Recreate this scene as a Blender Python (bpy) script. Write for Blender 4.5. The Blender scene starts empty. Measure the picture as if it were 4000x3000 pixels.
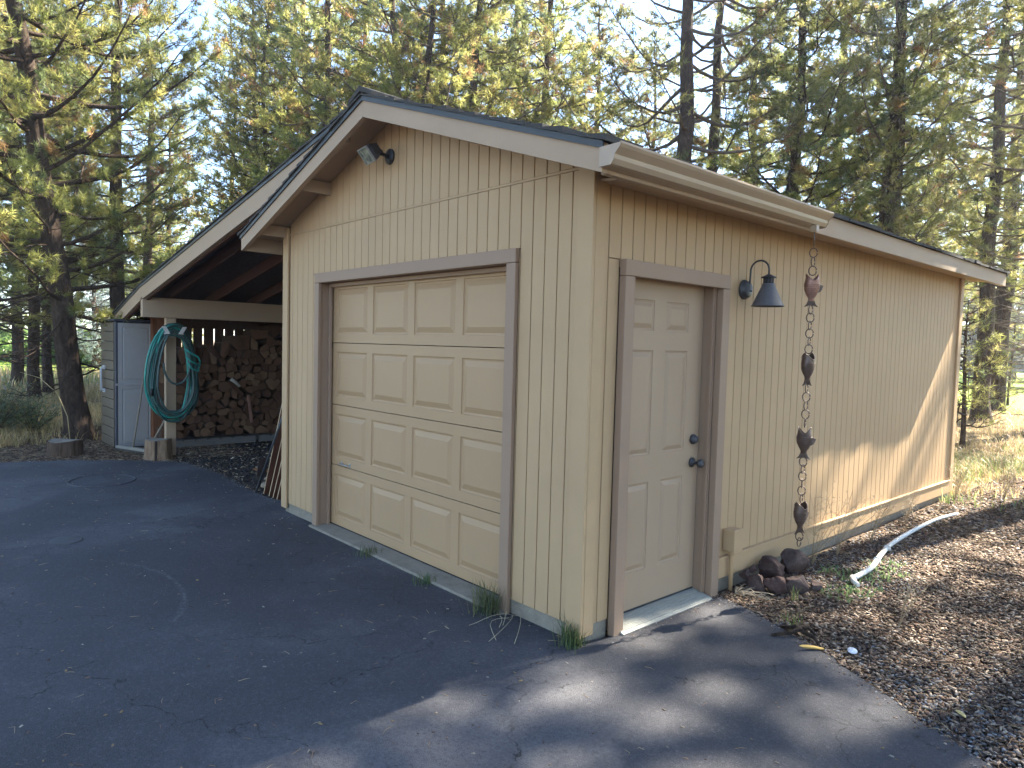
import bpy, bmesh, math, random
import numpy as np
from mathutils import Vector, Matrix, Quaternion
random.seed(7); rng = np.random.default_rng(7)
R = math.radians
S = bpy.context.scene
COL = S.collection

# ------------------------------------------------------------------ camera
CAM = np.array([2.5434, -2.8513, 1.6633])
yaw, pitch, roll, FPX = R(47.937), R(-3.1755), R(1.5076), 2722.5
cy, sy, cp, sp = math.cos(yaw), math.sin(yaw), math.cos(pitch), math.sin(pitch)
FW = np.array([-sy*cp, cy*cp, sp]); RT0 = np.array([cy, sy, 0.0]); UP0 = np.cross(RT0, FW)
RT = math.cos(roll)*RT0 + math.sin(roll)*UP0
UP = -math.sin(roll)*RT0 + math.cos(roll)*UP0
cd = bpy.data.cameras.new('camera'); cam = bpy.data.objects.new('camera', cd); COL.objects.link(cam)
cam.matrix_world = Matrix(((RT[0], UP[0], -FW[0], CAM[0]), (RT[1], UP[1], -FW[1], CAM[1]), (RT[2], UP[2], -FW[2], CAM[2]), (0, 0, 0, 1)))
cd.sensor_width = 36; cd.lens = FPX/4000*36; cd.clip_end = 2000; cd.clip_start = 0.05
S.camera = cam
# ------------------------------------------------------------------ world + sun
SUN_AZ = math.atan2(1, 5.9); SUN_EL = math.atan2(5.3, math.hypot(1, 5.9))
w = bpy.data.worlds.new('World'); S.world = w; w.use_nodes = True
nt = w.node_tree; nt.nodes.clear()
sky = nt.nodes.new('ShaderNodeTexSky'); sky.sky_type = 'NISHITA'; sky.sun_disc = False
sky.sun_elevation = SUN_EL; sky.sun_rotation = SUN_AZ; sky.air_density = 1.0; sky.dust_density = .25; sky.ozone_density = 1.6; sky.altitude = 1800
bg = nt.nodes.new('ShaderNodeBackground'); bg.inputs['Strength'].default_value = 0.10
wo = nt.nodes.new('ShaderNodeOutputWorld')
nt.links.new(sky.outputs[0], bg.inputs[0]); nt.links.new(bg.outputs[0], wo.inputs[0])
sl = bpy.data.lights.new('sun', 'SUN'); sun = bpy.data.objects.new('sun', sl); COL.objects.link(sun)
sl.energy = 5.0; sl.angle = R(0.55); sl.color = (1.0, 0.925, 0.79)
sun.rotation_mode = 'QUATERNION'
sun.rotation_quaternion = Vector((1, 5.9, 5.3)).normalized().to_track_quat('Z', 'Y')
sun.location = (5, 20, 20)
S.view_settings.view_transform = 'Standard'; S.view_settings.look = 'None'
S.view_settings.exposure = 2.98; S.view_settings.gamma = 1.0; S.view_settings.use_curve_mapping = False
S.cycles.max_bounces = 7; S.cycles.diffuse_bounces = 4; S.cycles.transparent_max_bounces = 8

# ------------------------------------------------------------------ helpers
def tag(o, label=None, cat=None, group=None, kind=None):
    if label: o['label'] = label
    if cat: o['category'] = cat
    if group: o['group'] = group
    if kind: o['kind'] = kind
    return o
def empty(name, loc=(0, 0, 0), rot=(0, 0, 0), parent=None):
    o = bpy.data.objects.new(name, None); COL.objects.link(o)
    o.location = loc; o.rotation_euler = rot; o.empty_display_size = .2
    if parent: o.parent = parent
    return o
def link(name, me, parent=None, loc=None, rot=None, scale=None):
    o = bpy.data.objects.new(name, me); COL.objects.link(o)
    if parent: o.parent = parent
    if loc is not None: o.location = loc
    if rot is not None: o.rotation_euler = rot
    if scale is not None: o.scale = scale
    return o
class MB:
    def __init__(s): s.v = []; s.f = []; s.m = []; s.sm = []
    def add(s, vs, fs, mi=0, smooth=False):
        b = len(s.v); s.v += [tuple(map(float, p)) for p in vs]
        for f in fs: s.f.append(tuple(i+b for i in f)); s.m.append(mi); s.sm.append(smooth)
    def box(s, a, b, mi=0, ch=0.0):
        x0, y0, z0 = [min(a[i], b[i]) for i in range(3)]; x1, y1, z1 = [max(a[i], b[i]) for i in range(3)]
        if ch <= 0:
            s.add([(x0,y0,z0),(x1,y0,z0),(x1,y1,z0),(x0,y1,z0),(x0,y0,z1),(x1,y0,z1),(x1,y1,z1),(x0,y1,z1)],
                  [(0,3,2,1),(4,5,6,7),(0,1,5,4),(1,2,6,5),(2,3,7,6),(3,0,4,7)], mi)
        else:
            c = min(ch, (x1-x0)/2.2, (y1-y0)/2.2, (z1-z0)/2.2)
            bm = bmesh.new(); r = bmesh.ops.create_cube(bm, size=1)
            for v in bm.verts: v.co = Vector(((x0+x1)/2+v.co.x*(x1-x0), (y0+y1)/2+v.co.y*(y1-y0), (z0+z1)/2+v.co.z*(z1-z0)))
            bmesh.ops.bevel(bm, geom=bm.edges[:], offset=c, segments=1, affect='EDGES', profile=.5)
            bm.verts.index_update()
            s.add([v.co[:] for v in bm.verts], [[v.index for v in f.verts] for f in bm.faces], mi); bm.free()
    def obox(s, c, ax, ay, az, mi=0):  # centre and half-axes
        c, ax, ay, az = map(np.array, (c, ax, ay, az)); vs = []
        for k in (-1, 1):
            for i, j in ((-1,-1),(1,-1),(1,1),(-1,1)): vs.append(c+ax*i+ay*j+az*k)
        s.add(vs, [(0,3,2,1),(4,5,6,7),(0,1,5,4),(1,2,6,5),(2,3,7,6),(3,0,4,7)], mi)
    def prism(s, poly, ext, mi=0, smooth=False):   # poly: 3D pts ; ext: vector
        n = len(poly); p = [np.array(q, float) for q in poly]; e = np.array(ext, float)
        s.add(p+[q+e for q in p], [tuple(range(n))[::-1], tuple(range(n, 2*n))], mi)
        b = len(s.v)-2*n
        for i in range(n):
            j = (i+1) % n; s.f.append((b+i, b+j, b+n+j, b+n+i)); s.m.append(mi); s.sm.append(smooth)
    def tube(s, pts, rad, n=8, mi=0, closed=False, caps=True, smooth=True):
        pts = [np.array(p, float) for p in pts]; m = len(pts)
        if not hasattr(rad, '__len__'): rad = [rad]*m
        b = len(s.v); prev = None
        for i in range(m):
            if closed: t = pts[(i+1) % m]-pts[i-1]
            else: t = pts[min(i+1, m-1)]-pts[max(i-1, 0)]
            t = t/(np.linalg.norm(t)+1e-12)
            if prev is None:
                a = np.array([0, 0, 1.]) if abs(t[2]) < .9 else np.array([1., 0, 0])
                u = np.cross(t, a)
            else: u = prev-t*(prev@t)
            u = u/(np.linalg.norm(u)+1e-12); prev = u; v = np.cross(t, u)
            for k in range(n):
                a = 2*math.pi*k/n; s.v.append(tuple(pts[i]+rad[i]*(math.cos(a)*u+math.sin(a)*v)))
        for i in range(m if closed else m-1):
            i2 = (i+1) % m
            for k in range(n):
                k2 = (k+1) % n
                s.f.append((b+i*n+k, b+i*n+k2, b+i2*n+k2, b+i2*n+k)); s.m.append(mi); s.sm.append(smooth)
        if caps and not closed:
            s.f.append(tuple(b+k for k in range(n))[::-1]); s.m.append(mi); s.sm.append(False)
            s.f.append(tuple(b+(m-1)*n+k for k in range(n))); s.m.append(mi); s.sm.append(False)
    def lathe(s, prof, c=(0, 0, 0), n=24, mi=0, axis='z', smooth=True, closed_ends=True):
        b = len(s.v); c = np.array(c, float)
        for r, z in prof:
            for k in range(n):
                a = 2*math.pi*k/n; p = (r*math.cos(a), r*math.sin(a), z)
                if axis == 'x': p = (z, p[0], p[1])
                if axis == 'y': p = (p[0], -z, p[1])
                s.v.append(tuple(c+np.array(p)))
        for i in range(len(prof)-1):
            for k in range(n):
                k2 = (k+1) % n
                s.f.append((b+i*n+k, b+i*n+k2, b+(i+1)*n+k2, b+(i+1)*n+k)); s.m.append(mi); s.sm.append(smooth)
        if closed_ends:
            s.f.append(tuple(b+k for k in range(n))[::-1]); s.m.append(mi); s.sm.append(False)
            e = b+(len(prof)-1)*n
            s.f.append(tuple(e+k for k in range(n))); s.m.append(mi); s.sm.append(False)
    def mesh(s, name, mats):
        me = bpy.data.meshes.new(name); me.from_pydata(s.v, [], s.f)
        for m in (mats if isinstance(mats, (list, tuple)) else [mats]): me.materials.append(m)
        me.polygons.foreach_set('material_index', s.m); me.polygons.foreach_set('use_smooth', s.sm); me.update()
        return me
    def build(s, name, mats, parent=None, loc=None, rot=None):
        return link(name, s.mesh(name, mats), parent, loc, rot)
def raw_mesh(name, V, F, mats, tint=None, mi=None, smooth=False):
    """V (n,3), F (m,k) constant k"""
    me = bpy.data.meshes.new(name); V = np.asarray(V, np.float32); F = np.asarray(F, np.int32); k = F.shape[1]
    me.vertices.add(len(V)); me.vertices.foreach_set('co', V.ravel())
    me.loops.add(F.size); me.loops.foreach_set('vertex_index', F.ravel())
    me.polygons.add(len(F)); me.polygons.foreach_set('loop_start', np.arange(0, F.size, k, dtype=np.int32))
    for m in (mats if isinstance(mats, (list, tuple)) else [mats]): me.materials.append(m)
    if mi is not None: me.polygons.foreach_set('material_index', np.asarray(mi, np.int32))
    if smooth: me.polygons.foreach_set('use_smooth', np.ones(len(F), bool))
    me.update(calc_edges=True)
    if tint is not None:
        a = me.color_attributes.new(name='tint', type='FLOAT_COLOR', domain='POINT')
        c = np.ones((len(V), 4), np.float32); c[:, :3] = tint; a.data.foreach_set('color', c.ravel())
    me.validate()
    return me

# ------------------------------------------------------------------ materials
class M:
    def __init__(s, name, rough=.8, spec=.3):
        s.m = bpy.data.materials.new(name); s.m.use_nodes = True; s.t = s.m.node_tree; s.n = s.t.nodes
        s.b = s.n['Principled BSDF']; s.b.inputs['Roughness'].default_value = rough
        s.b.inputs['Specular IOR Level'].default_value = spec; s.tc = None
    def N(s, t, **k):
        n = s.n.new(t)
        for a, b in k.items():
            if hasattr(n, a): setattr(n, a, b)
            else: n.inputs[a.replace('_', ' ')].default_value = b
        return n
    def L(s, a, b): s.t.links.new(a, b)
    def coord(s, scale=(1, 1, 1), kind='Object'):
        if kind == 'World': o = s.N('ShaderNodeNewGeometry').outputs['Position']
        else: o = s.N('ShaderNodeTexCoord').outputs[kind]
        mp = s.N('ShaderNodeMapping'); mp.inputs['Scale'].default_value = scale; s.L(o, mp.inputs[0]); return mp.outputs[0]
    def noise(s, vec, scale=5, detail=4, rough=.55, dist=0):
        n = s.N('ShaderNodeTexNoise'); n.inputs['Scale'].default_value = scale; n.inputs['Detail'].default_value = detail
        n.inputs['Roughness'].default_value = rough; n.inputs['Distortion'].default_value = dist; s.L(vec, n.inputs['Vector']); return n.outputs['Fac']
    def ramp(s, fac, stops):
        r = s.N('ShaderNodeValToRGB'); e = r.color_ramp.elements
        while len(e) < len(stops): e.new(.5)
        for i, (p, c) in enumerate(stops):
            e[i].position = p; e[i].color = (c, c, c, 1) if not hasattr(c, '__len__') else (*c, 1)
        s.L(fac, r.inputs[0]); return r.outputs[0]
    def mix(s, fac, a, b, mode='MIX'):
        n = s.N('ShaderNodeMix'); n.data_type = 'RGBA'; n.blend_type = mode
        for v, i in ((fac, 0), (a, 6), (b, 7)):
            if hasattr(v, 'is_linked') or hasattr(v, 'links'): s.L(v, n.inputs[i])
            elif i == 0: n.inputs[0].default_value = v
            else: n.inputs[i].default_value = (*v, 1) if hasattr(v, '__len__') else (v, v, v, 1)
        return n.outputs[2]
    def col(s, o):
        if hasattr(o, 'links'): s.L(o, s.b.inputs['Base Color'])
        else: s.b.inputs['Base Color'].default_value = (*o, 1)
        return s
    def bump(s, h, strength=.3, dist=.01):
        b = s.N('ShaderNodeBump'); b.inputs['Strength'].default_value = strength; b.inputs['Distance'].default_value = dist
        s.L(h, b.inputs['Height']); s.L(b.outputs[0], s.b.inputs['Normal']); return s
    def rnd(s): return s.N('ShaderNodeObjectInfo').outputs['Random']
def mulv(c, k): return tuple(x*k for x in c)

def painted(name, c, grain=(40, 40, 3), bumps=.35, rough=.62, wear=.06):
    m = M(name, rough, .3); v = m.coord(grain, 'World'); n = m.noise(v, 3, 5, .6)
    big = m.noise(m.coord((1, 1, 1), 'World'), 1.6, 4, .6)
    c1 = m.mix(m.ramp(big, [(.3, 0), (.7, 1)]), mulv(c, 1-wear), mulv(c, 1+wear))
    c2 = m.mix(m.ramp(m.rnd(), [(0, 0), (1, .5)]), c1, mulv(c, .94))
    sp_ = m.noise(m.coord((1, 1, .35), 'World'), 26, 5, .7)
    c3 = m.mix(m.ramp(sp_, [(.70, 0), (.80, .35)]), c2, mulv(c, .62))
    m.col(c3)
    fine = m.noise(m.coord((1, 1, .6), 'World'), 90, 3, .6)
    h = m.mix(.45, n, fine)
    m.bump(h, bumps, .004); return m.m
SIDING = painted('painted_siding', (.455, .305, .165))
TRIMP = painted('painted_fascia', (.40, .285, .185), (3, 3, 40), .3)
TRIMD = painted('taupe_trim', (.31, .208, .138), (40, 40, 3), .3, .6)
DOORP = painted('door_paint', (.38, .268, .172), (1, 1, 1), .08, .5, .03)
GDOOR = painted('garage_door_paint', (.415, .27, .145), (6, 6, 30), .12, .5, .03)
def simple(name, c, rough=.7, spec=.3, metal=0, n=.12, scale=20, bump=.15):
    m = M(name, rough, spec); f = m.noise(m.coord((1, 1, 1)), scale, 5, .6)
    m.col(m.mix(f, mulv(c, 1-n*2), mulv(c, 1+n*2))); m.b.inputs['Metallic'].default_value = metal
    m.bump(f, bump, .005); return m.m
GROOVE = simple('groove_backing', (.17, .12, .075))
GUT = simple('gutter_paint', (.38, .28, .185), .35, .4, 0, .05, 6, .05)
DARKM = simple('black_iron', (.042, .040, .042), .5, .5, 0, .2, 40)
SHADEM = simple('shade_metal', (.10, .096, .10), .55, .4, 0, .15, 60)
COPPER = M('aged_copper', .42, .5)
f_ = COPPER.noise(COPPER.coord((1, 1, 1), 'World'), 30, 5, .6); g_ = COPPER.ramp(COPPER.N('ShaderNodeNewGeometry').outputs['Pointiness'], [(.48, 0), (.56, 1)])
COPPER.col(COPPER.mix(f_, (.075, .052, .042), (.17, .115, .09))); COPPER.b.inputs['Metallic'].default_value = .5; COPPER.bump(f_, .3, .003); COPPER = COPPER.m
COPPERB = simple('bright_copper', (.30, .165, .12), .45, .5, .5, .3, 60)
DRIP = simple('drip_edge_metal', (.034, .036, .036), .45, .45, 0, .1, 10, .05)
GLASS = M('lamp_glass', .12, .6); gf = GLASS.noise(GLASS.coord((1, 1, 1)), 22, 4, .6)
GLASS.col(GLASS.ramp(gf, [(.35, (.06, .065, .06)), (.6, (.33, .33, .25)), (.75, (.55, .53, .35))])); GLASS = GLASS.m
SILVER = simple('galvanised_rim', (.42, .42, .38), .4, .5, .6, .1, 30)
CONC = M('foundation_concrete', .9, .2); cn = CONC.noise(CONC.coord((1, 1, 1), 'World'), 9, 8, .7); cn2 = CONC.noise(CONC.coord((1, 1, 1), 'World'), 120, 3, .6)
CONC.col(CONC.mix(CONC.ramp(cn2, [(.35, .0), (.65, 1)]), CONC.ramp(cn, [(.3, (.13, .115, .09)), (.7, (.34, .30, .235))]), (.27, .235, .18))); CONC.bump(CONC.mix(.5, cn, cn2), .8, .012); CONC = CONC.m
SILLM = M('threshold_paint', .6, .35); sn = SILLM.noise(SILLM.coord((60, 4, 20), 'World'), 2, 5, .6)
sd = SILLM.noise(SILLM.coord((1, 1, 1), 'World'), 70, 4, .7)
SILLM.col(SILLM.mix(SILLM.ramp(sd, [(.62, 0), (.70, 1)]), SILLM.ramp(sn, [(.3, (.23, .23, .20)), (.7, (.36, .36, .31))]), (.07, .055, .04))); SILLM.bump(sn, .5, .006); SILLM = SILLM.m
ROOFM = M('asphalt_shingle', .95, .15); rn = ROOFM.noise(ROOFM.coord((1, 1, 1), 'World'), 160, 3, .7); rb = ROOFM.noise(ROOFM.coord((3, 7, 3), 'World'), 2, 3)
ROOFM.col(ROOFM.mix(rb, ROOFM.ramp(rn, [(.3, (.035, .033, .032)), (.7, (.12, .115, .105))]), (.075, .068, .06))); ROOFM.bump(rn, .8, .006); ROOFM = ROOFM.m
def wood(name, c0, c1, scale=(2, 30, 30), rough=.85, bump=.5, kind='World'):
    m = M(name, rough, .2); f = m.noise(m.coord(scale, kind), 2.5, 6, .65, .6)
    f2 = m.mix(m.rnd(), f, m.ramp(m.rnd(), [(0, .3), (1, .7)]))
    m.col(m.mix(m.ramp(f, [(.3, 0), (.7, 1)]), m.mix(m.rnd(), c0, mulv(c0, 1.3)), m.mix(m.rnd(), c1, mulv(c1, .75)))); m.bump(f, bump, .006); return m.m
RAFTER = wood('rafter_wood', (.085, .045, .032), (.16, .085, .055))
DECKM = wood('sheathing_wood', (.07, .05, .042), (.13, .10, .085), (5, 9, 5))
SLATM = wood('slat_wood', (.06, .035, .025), (.12, .07, .045), (30, 30, 2))
REDW = wood('redwood_post', (.09, .035, .02), (.26, .11, .05), (30, 30, 2))
GREYW = wood('weathered_board', (.13, .12, .11), (.24, .22, .20), (20, 2, 20))
HANDLEW = wood('handle_wood', (.17, .14, .10), (.30, .25, .19), (30, 30, 3))
PLYR = wood('plywood_red', (.11, .045, .03), (.19, .085, .055), (20, 20, 2))
EDGEW = wood('board_edge', (.34, .24, .14), (.50, .37, .23), (20, 20, 2))
LOGEND = M('log_end_grain', .9, .15)
le = LOGEND.noise(LOGEND.coord((1, 6, 6)), 3, 5, .65, .4); lg = LOGEND.noise(LOGEND.coord((8, 26, 26)), 2, 4, .7)
lc = LOGEND.ramp(LOGEND.rnd(), [(0, (.085, .042, .026)), (.4, (.14, .072, .042)), (.8, (.19, .10, .056)), (1, (.27, .165, .09))])
LOGEND.col(LOGEND.mix(LOGEND.ramp(le, [(.35, .55), (.7, 0)]), lc, (.13, .075, .05))); LOGEND.bump(LOGEND.mix(.5, le, lg), .7, .01); LOGEND = LOGEND.m
BARK = M('pine_bark', .95, .15); bv = BARK.coord((1, 1, .35), 'World'); bn = BARK.noise(bv, 14, 8, .72, 1.2)
BARK.col(BARK.ramp(bn, [(.30, (.022, .016, .013)), (.5, (.062, .043, .032)), (.72, (.13, .095, .07))])); BARK.bump(bn, 1, .05); BARK = BARK.m
TWIG = simple('dry_twig', (.12, .095, .075), .95, .1, 0, .3, 5)
ROCKM = M('lava_rock', .95, .2); rk = ROCKM.noise(ROCKM.coord((1, 1, 1)), 9, 9, .75); rk2 = ROCKM.noise(ROCKM.coord((1, 1, 1)), 55, 3, .6)
rc = ROCKM.mix(ROCKM.rnd(), (.10, .055, .044), (.12, .10, .09))
ROCKM.col(ROCKM.mix(ROCKM.ramp(rk, [(.35, 0), (.7, 1)]), mulv((.09, .055, .05), .55), ROCKM.mix(ROCKM.ramp(rk2, [(.5, 0), (.8, .35)]), rc, (.22, .18, .15)))); ROCKM.bump(ROCKM.mix(.4, rk, rk2), 1, .02); ROCKM = ROCKM.m

def leafmat(name, tr=.45, sat=1.0):
    m = M(name, .42, .5); at = m.N('ShaderNodeAttribute'); at.attribute_name = 'tint'
    r = m.rnd(); hs = m.N('ShaderNodeHueSaturation'); m.L(at.outputs['Color'], hs.inputs['Color'])
    mr = m.N('ShaderNodeMapRange'); m.L(r, mr.inputs[0]); mr.inputs[3].default_value = .80; mr.inputs[4].default_value = 1.2; m.L(mr.outputs[0], hs.inputs['Value'])
    mr2 = m.N('ShaderNodeMapRange'); m.L(r, mr2.inputs[0]); mr2.inputs[3].default_value = .485; mr2.inputs[4].default_value = .515; m.L(mr2.outputs[0], hs.inputs['Hue'])
    hs.inputs['Saturation'].default_value = sat
    m.L(hs.outputs[0], m.b.inputs['Base Color'])
    t = m.N('ShaderNodeBsdfTranslucent'); g = m.N('ShaderNodeGamma'); g.inputs[1].default_value = .70; m.L(hs.outputs[0], g.inputs[0]); m.L(g.outputs[0], t.inputs[0])
    mx = m.N('ShaderNodeMixShader'); mx.inputs[0].default_value = tr; out = m.n['Material Output']
    m.L(m.b.outputs[0], mx.inputs[1]); m.L(t.outputs[0], mx.inputs[2]); m.L(mx.outputs[0], out.inputs[0]); return m.m
NEEDLE = leafmat('pine_needles', .65)
GRASSM = leafmat('grass_blades', .35)
def chipmat(name):
    m = M(name, .85, .25); at = m.N('ShaderNodeAttribute'); at.attribute_name = 'tint'; m.L(at.outputs['Color'], m.b.inputs['Base Color']); return m.m
CHIPM = chipmat('loose_chips')

# ------------------------------------------------------------------ ground
def ss(t): t = np.clip(t, 0, 1); return t*t*(3-2*t)
def H(x, y):
    x = np.asarray(x, float); y = np.asarray(y, float)
    d = np.hypot(x+3, y-1)
    return .22*ss((d-9)/13)+.05*ss((y-2.5)/4)*ss((x+1.0)/1.5)
def nz(x, y, s=1.0, seed=0.):
    x = np.asarray(x)*s+seed; y = np.asarray(y)*s-seed
    return (np.sin(x*1.7+1.3*np.sin(y*1.1))+np.sin(y*2.3+1.7*np.sin(x*.9+2))+np.sin((x+y)*3.1+np.sin(x*2.2)))/3
# soil sheet
gx = np.concatenate([np.linspace(-400, -40, 20)[:-1], np.linspace(-40, 14, 160), np.linspace(14, 300, 16)[1:]])
gy = np.concatenate([np.linspace(-300, -12, 14)[:-1], np.linspace(-12, 40, 160), np.linspace(40, 500, 22)[1:]])
GX, GY = np.meshgrid(gx, gy); GZ = H(GX, GY)-.012+.012*nz(GX, GY, 2.2)*((GY > 3) | (GX < -9.5))
V = np.stack([GX, GY, GZ], -1).reshape(-1, 3); nx_, ny_ = len(gx), len(gy)
I = np.arange(nx_*ny_).reshape(ny_, nx_); F = np.stack([I[:-1, :-1], I[:-1, 1:], I[1:, 1:], I[1:, :-1]], -1).reshape(-1, 4)
SOIL = M('forest_soil', .95, .1)
p = SOIL.coord((1, 1, 1), 'World'); n1 = SOIL.noise(p, .35, 5, .6); n2 = SOIL.noise(p, 22, 6, .75); n3 = SOIL.noise(p, 3, 5, .6)
soil = SOIL.ramp(n2, [(.3, (.035, .024, .018)), (.5, (.085, .06, .042)), (.7, (.17, .125, .085))])
dry = SOIL.ramp(n2, [(.3, (.14, .10, .05)), (.7, (.38, .28, .14))])
sepv = SOIL.N('ShaderNodeSeparateXYZ'); SOIL.L(SOIL.N('ShaderNodeNewGeometry').outputs['Position'], sepv.inputs[0])
def mr(m, src, a, b, c=0., d=1.):
    n = m.N('ShaderNodeMapRange'); m.L(src, n.inputs[0])
    for i, v in enumerate((a, b, c, d)): n.inputs[i+1].default_value = v
    return n.outputs[0]
def mth(m, op, a, b=0.):
    n = m.N('ShaderNodeMath', operation=op)
    for i, v in enumerate((a, b)):
        if hasattr(v, 'links'): m.L(v, n.inputs[i])
        else: n.inputs[i].default_value = v
    return n.outputs[0]
fy = mr(SOIL, sepv.outputs[1], 5.5, 8.0); fx = mr(SOIL, sepv.outputs[0], -10.5, -12.0)
far = mth(SOIL, 'MAXIMUM', fy, fx)
dry_f = mth(SOIL, 'MULTIPLY', far, SOIL.ramp(n3, [(.35, .35), (.6, 1)]))
SOIL.col(SOIL.mix(dry_f, soil, dry)); SOIL.bump(SOIL.mix(.3, n2, n3), .8, .03)
soil_o = link('ground', raw_mesh('ground', V, F, SOIL.m, smooth=True)); tag(soil_o, 'brown forest soil with dry litter around the garage', kind='structure')

# asphalt driveway
ASPH = M('asphalt', .84, .28); p = ASPH.coord((1, 1, 1), 'World')
a1 = ASPH.noise(p, .55, 5, .62, .4); a2 = ASPH.noise(p, 2.6, 7, .7, .8); a3 = ASPH.noise(p, 170, 3, .7); a4 = ASPH.noise(p, 30, 6, .7)
base = ASPH.ramp(a1, [(.34, (.026, .026, .031)), (.50, (.046, .045, .053)), (.66, (.098, .096, .106))])
worn = ASPH.ramp(a2, [(.52, 0), (.60, .55), (.75, .8)]); wm = mth(ASPH, 'MULTIPLY', worn, ASPH.ramp(a1, [(.45, 0), (.6, 1)]))
c = ASPH.mix(wm, base, (.115, .115, .122)); a5 = ASPH.noise(p, 60, 4, .75); c = ASPH.mix(ASPH.ramp(a5, [(.32, .7), (.5, 0)]), c, (.018, .018, .021)); c = ASPH.mix(ASPH.ramp(a5, [(.55, 0), (.75, .6)]), c, (.17, .165, .165))
c = ASPH.mix(ASPH.ramp(a3, [(.35, .0), (.72, .55)]), c, (.13, .128, .13)); c = ASPH.mix(ASPH.ramp(a3, [(.25, .6), (.42, 0)]), c, (.02, .02, .022))
vor = ASPH.N('ShaderNodeTexVoronoi', feature='DISTANCE_TO_EDGE'); vor.inputs['Scale'].default_value = .9
wv = ASPH.N('ShaderNodeVectorMath', operation='ADD'); nn = ASPH.N('ShaderNodeTexNoise'); nn.inputs['Scale'].default_value = 3.5; nn.inputs['Detail'].default_value = 6; ASPH.L(p, nn.inputs['Vector'])
sc_ = ASPH.N('ShaderNodeVectorMath', operation='SCALE'); sc_.inputs['Scale'].default_value = .55; ASPH.L(nn.outputs['Color'], sc_.inputs[0]); ASPH.L(p, wv.inputs[0]); ASPH.L(sc_.outputs[0], wv.inputs[1]); ASPH.L(wv.outputs[0], vor.inputs['Vector'])
ck = ASPH.ramp(vor.outputs['Distance'], [(.0, 1), (.007, 0)]); ckm = mth(ASPH, 'MULTIPLY', ck, ASPH.ramp(a4, [(.42, 0), (.52, 1)])); ckm = mth(ASPH, 'MULTIPLY', ckm, ASPH.ramp(a2, [(.40, 0), (.55, 1)]))
c = ASPH.mix(ckm, c, (.012, .012, .013))
# chalky tyre-like arc worn into the surface (a real stain): distance from a circle
sv = ASPH.N('ShaderNodeVectorMath', operation='DISTANCE'); ASPH.L(ASPH.N('ShaderNodeNewGeometry').outputs['Position'], sv.inputs[0]); sv.inputs[1].default_value = (-2.4, -2.66, 0)
dd = mth(ASPH, 'ABSOLUTE', mth(ASPH, 'SUBTRACT', sv.outputs['Value'], 1.25)); arc = mth(ASPH, 'MULTIPLY', mr(ASPH, dd, .0, .028, 1, 0), ASPH.ramp(a4, [(.42, 0), (.68, .5)]))
sx2 = ASPH.N('ShaderNodeSeparateXYZ'); ASPH.L(ASPH.N('ShaderNodeNewGeometry').outputs['Position'], sx2.inputs[0])
arc = mth(ASPH, 'MULTIPLY', arc, mr(ASPH, sx2.outputs[1], -1.75, -1.55)); c = ASPH.mix(arc, c, (.2, .2, .2))
ASPH.col(c); ASPH.bump(ASPH.mix(.75, a4, a3), .9, .012); ASPH = ASPH.m
edge = [(2.9, -12), (3.3, -3), (3.0, -.6), (2.55, .05), (2.15, .34), (1.78, .49), (1.56, .60), (1.25, .80), (.97, .99), (.74, 1.08), (.5, 1.17), (.25, 1.27), (.07, 1.33),
        (.045, .9), (.03, .2), (-.02, .03), (-1, .04), (-2.5, .06), (-3.8, .06), (-4.22, .16), (-4.68, .09), (-5.3, .13), (-5.9, .17), (-6.5, .16), (-7.1, .08), (-7.45, -.22), (-7.76, -.59), (-8.1, -1.1), (-8.32, -1.78), (-9.2, -3.2), (-11, -5), (-16, -8), (-16, -40), (3.0, -40)]
def densify(pts, step=.09, jit=.018, y0=-3.5, seed=3):
    r = random.Random(seed); out = []
    for i in range(len(pts)):
        a, b = np.array(pts[i]), np.array(pts[(i+1) % len(pts)]); L_ = np.linalg.norm(b-a)
        near = max(a[1], b[1]) > y0
        n = max(1, int(L_/step)) if near else 1
        for k in range(n):
            q = a+(b-a)*k/n
            wall = (-3.95 < q[0] < .06 and -.1 < q[1] < 1.3)
            j = 0 if (wall or not near) else jit
            out.append((q[0]+r.uniform(-j, j), q[1]+r.uniform(-j, j)))
    return out
ep = densify(edge)
mb = MB(); mb.prism([(x, y, -.06) for x, y in ep], (0, 0, .066)); drive = mb.build('driveway', ASPH); tag(drive, 'dark worn asphalt driveway in front of the garage', kind='structure')
def inpoly(x, y, poly):
    c = False; n = len(poly)
    for i in range(n):
        x1, y1 = poly[i]; x2, y2 = poly[i-1]
        if (y1 > y) != (y2 > y) and x < (x2-x1)*(y-y1)/(y2-y1)+x1: c = not c
    return c
# ring patch and small cover in the asphalt
mb = MB(); mb.tube([(-6.38+.36*math.cos(a)+.012*math.sin(5*a), -1.03+.33*math.sin(a), .0035) for a in np.linspace(0, 2*math.pi, 48)[:-1]], .013, 6, closed=True)
o = mb.build('asphalt_ring', ASPH, drive); mb = MB(); mb.lathe([(.115, .0), (.115, .010), (.1, .012), (.0, .012)], (-3.91, -1.79, .002), 24)
o = mb.build('valve_cover', simple('worn_cover', (.07, .07, .073), .85), drive)

def px_ray(px, py, depth):    # a point of the place along a sight line measured in the photograph, used only to read off where things stand
    d = FW+RT*((px-2000)/FPX)-UP*((py-1500)/FPX); return CAM+d*depth
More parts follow.
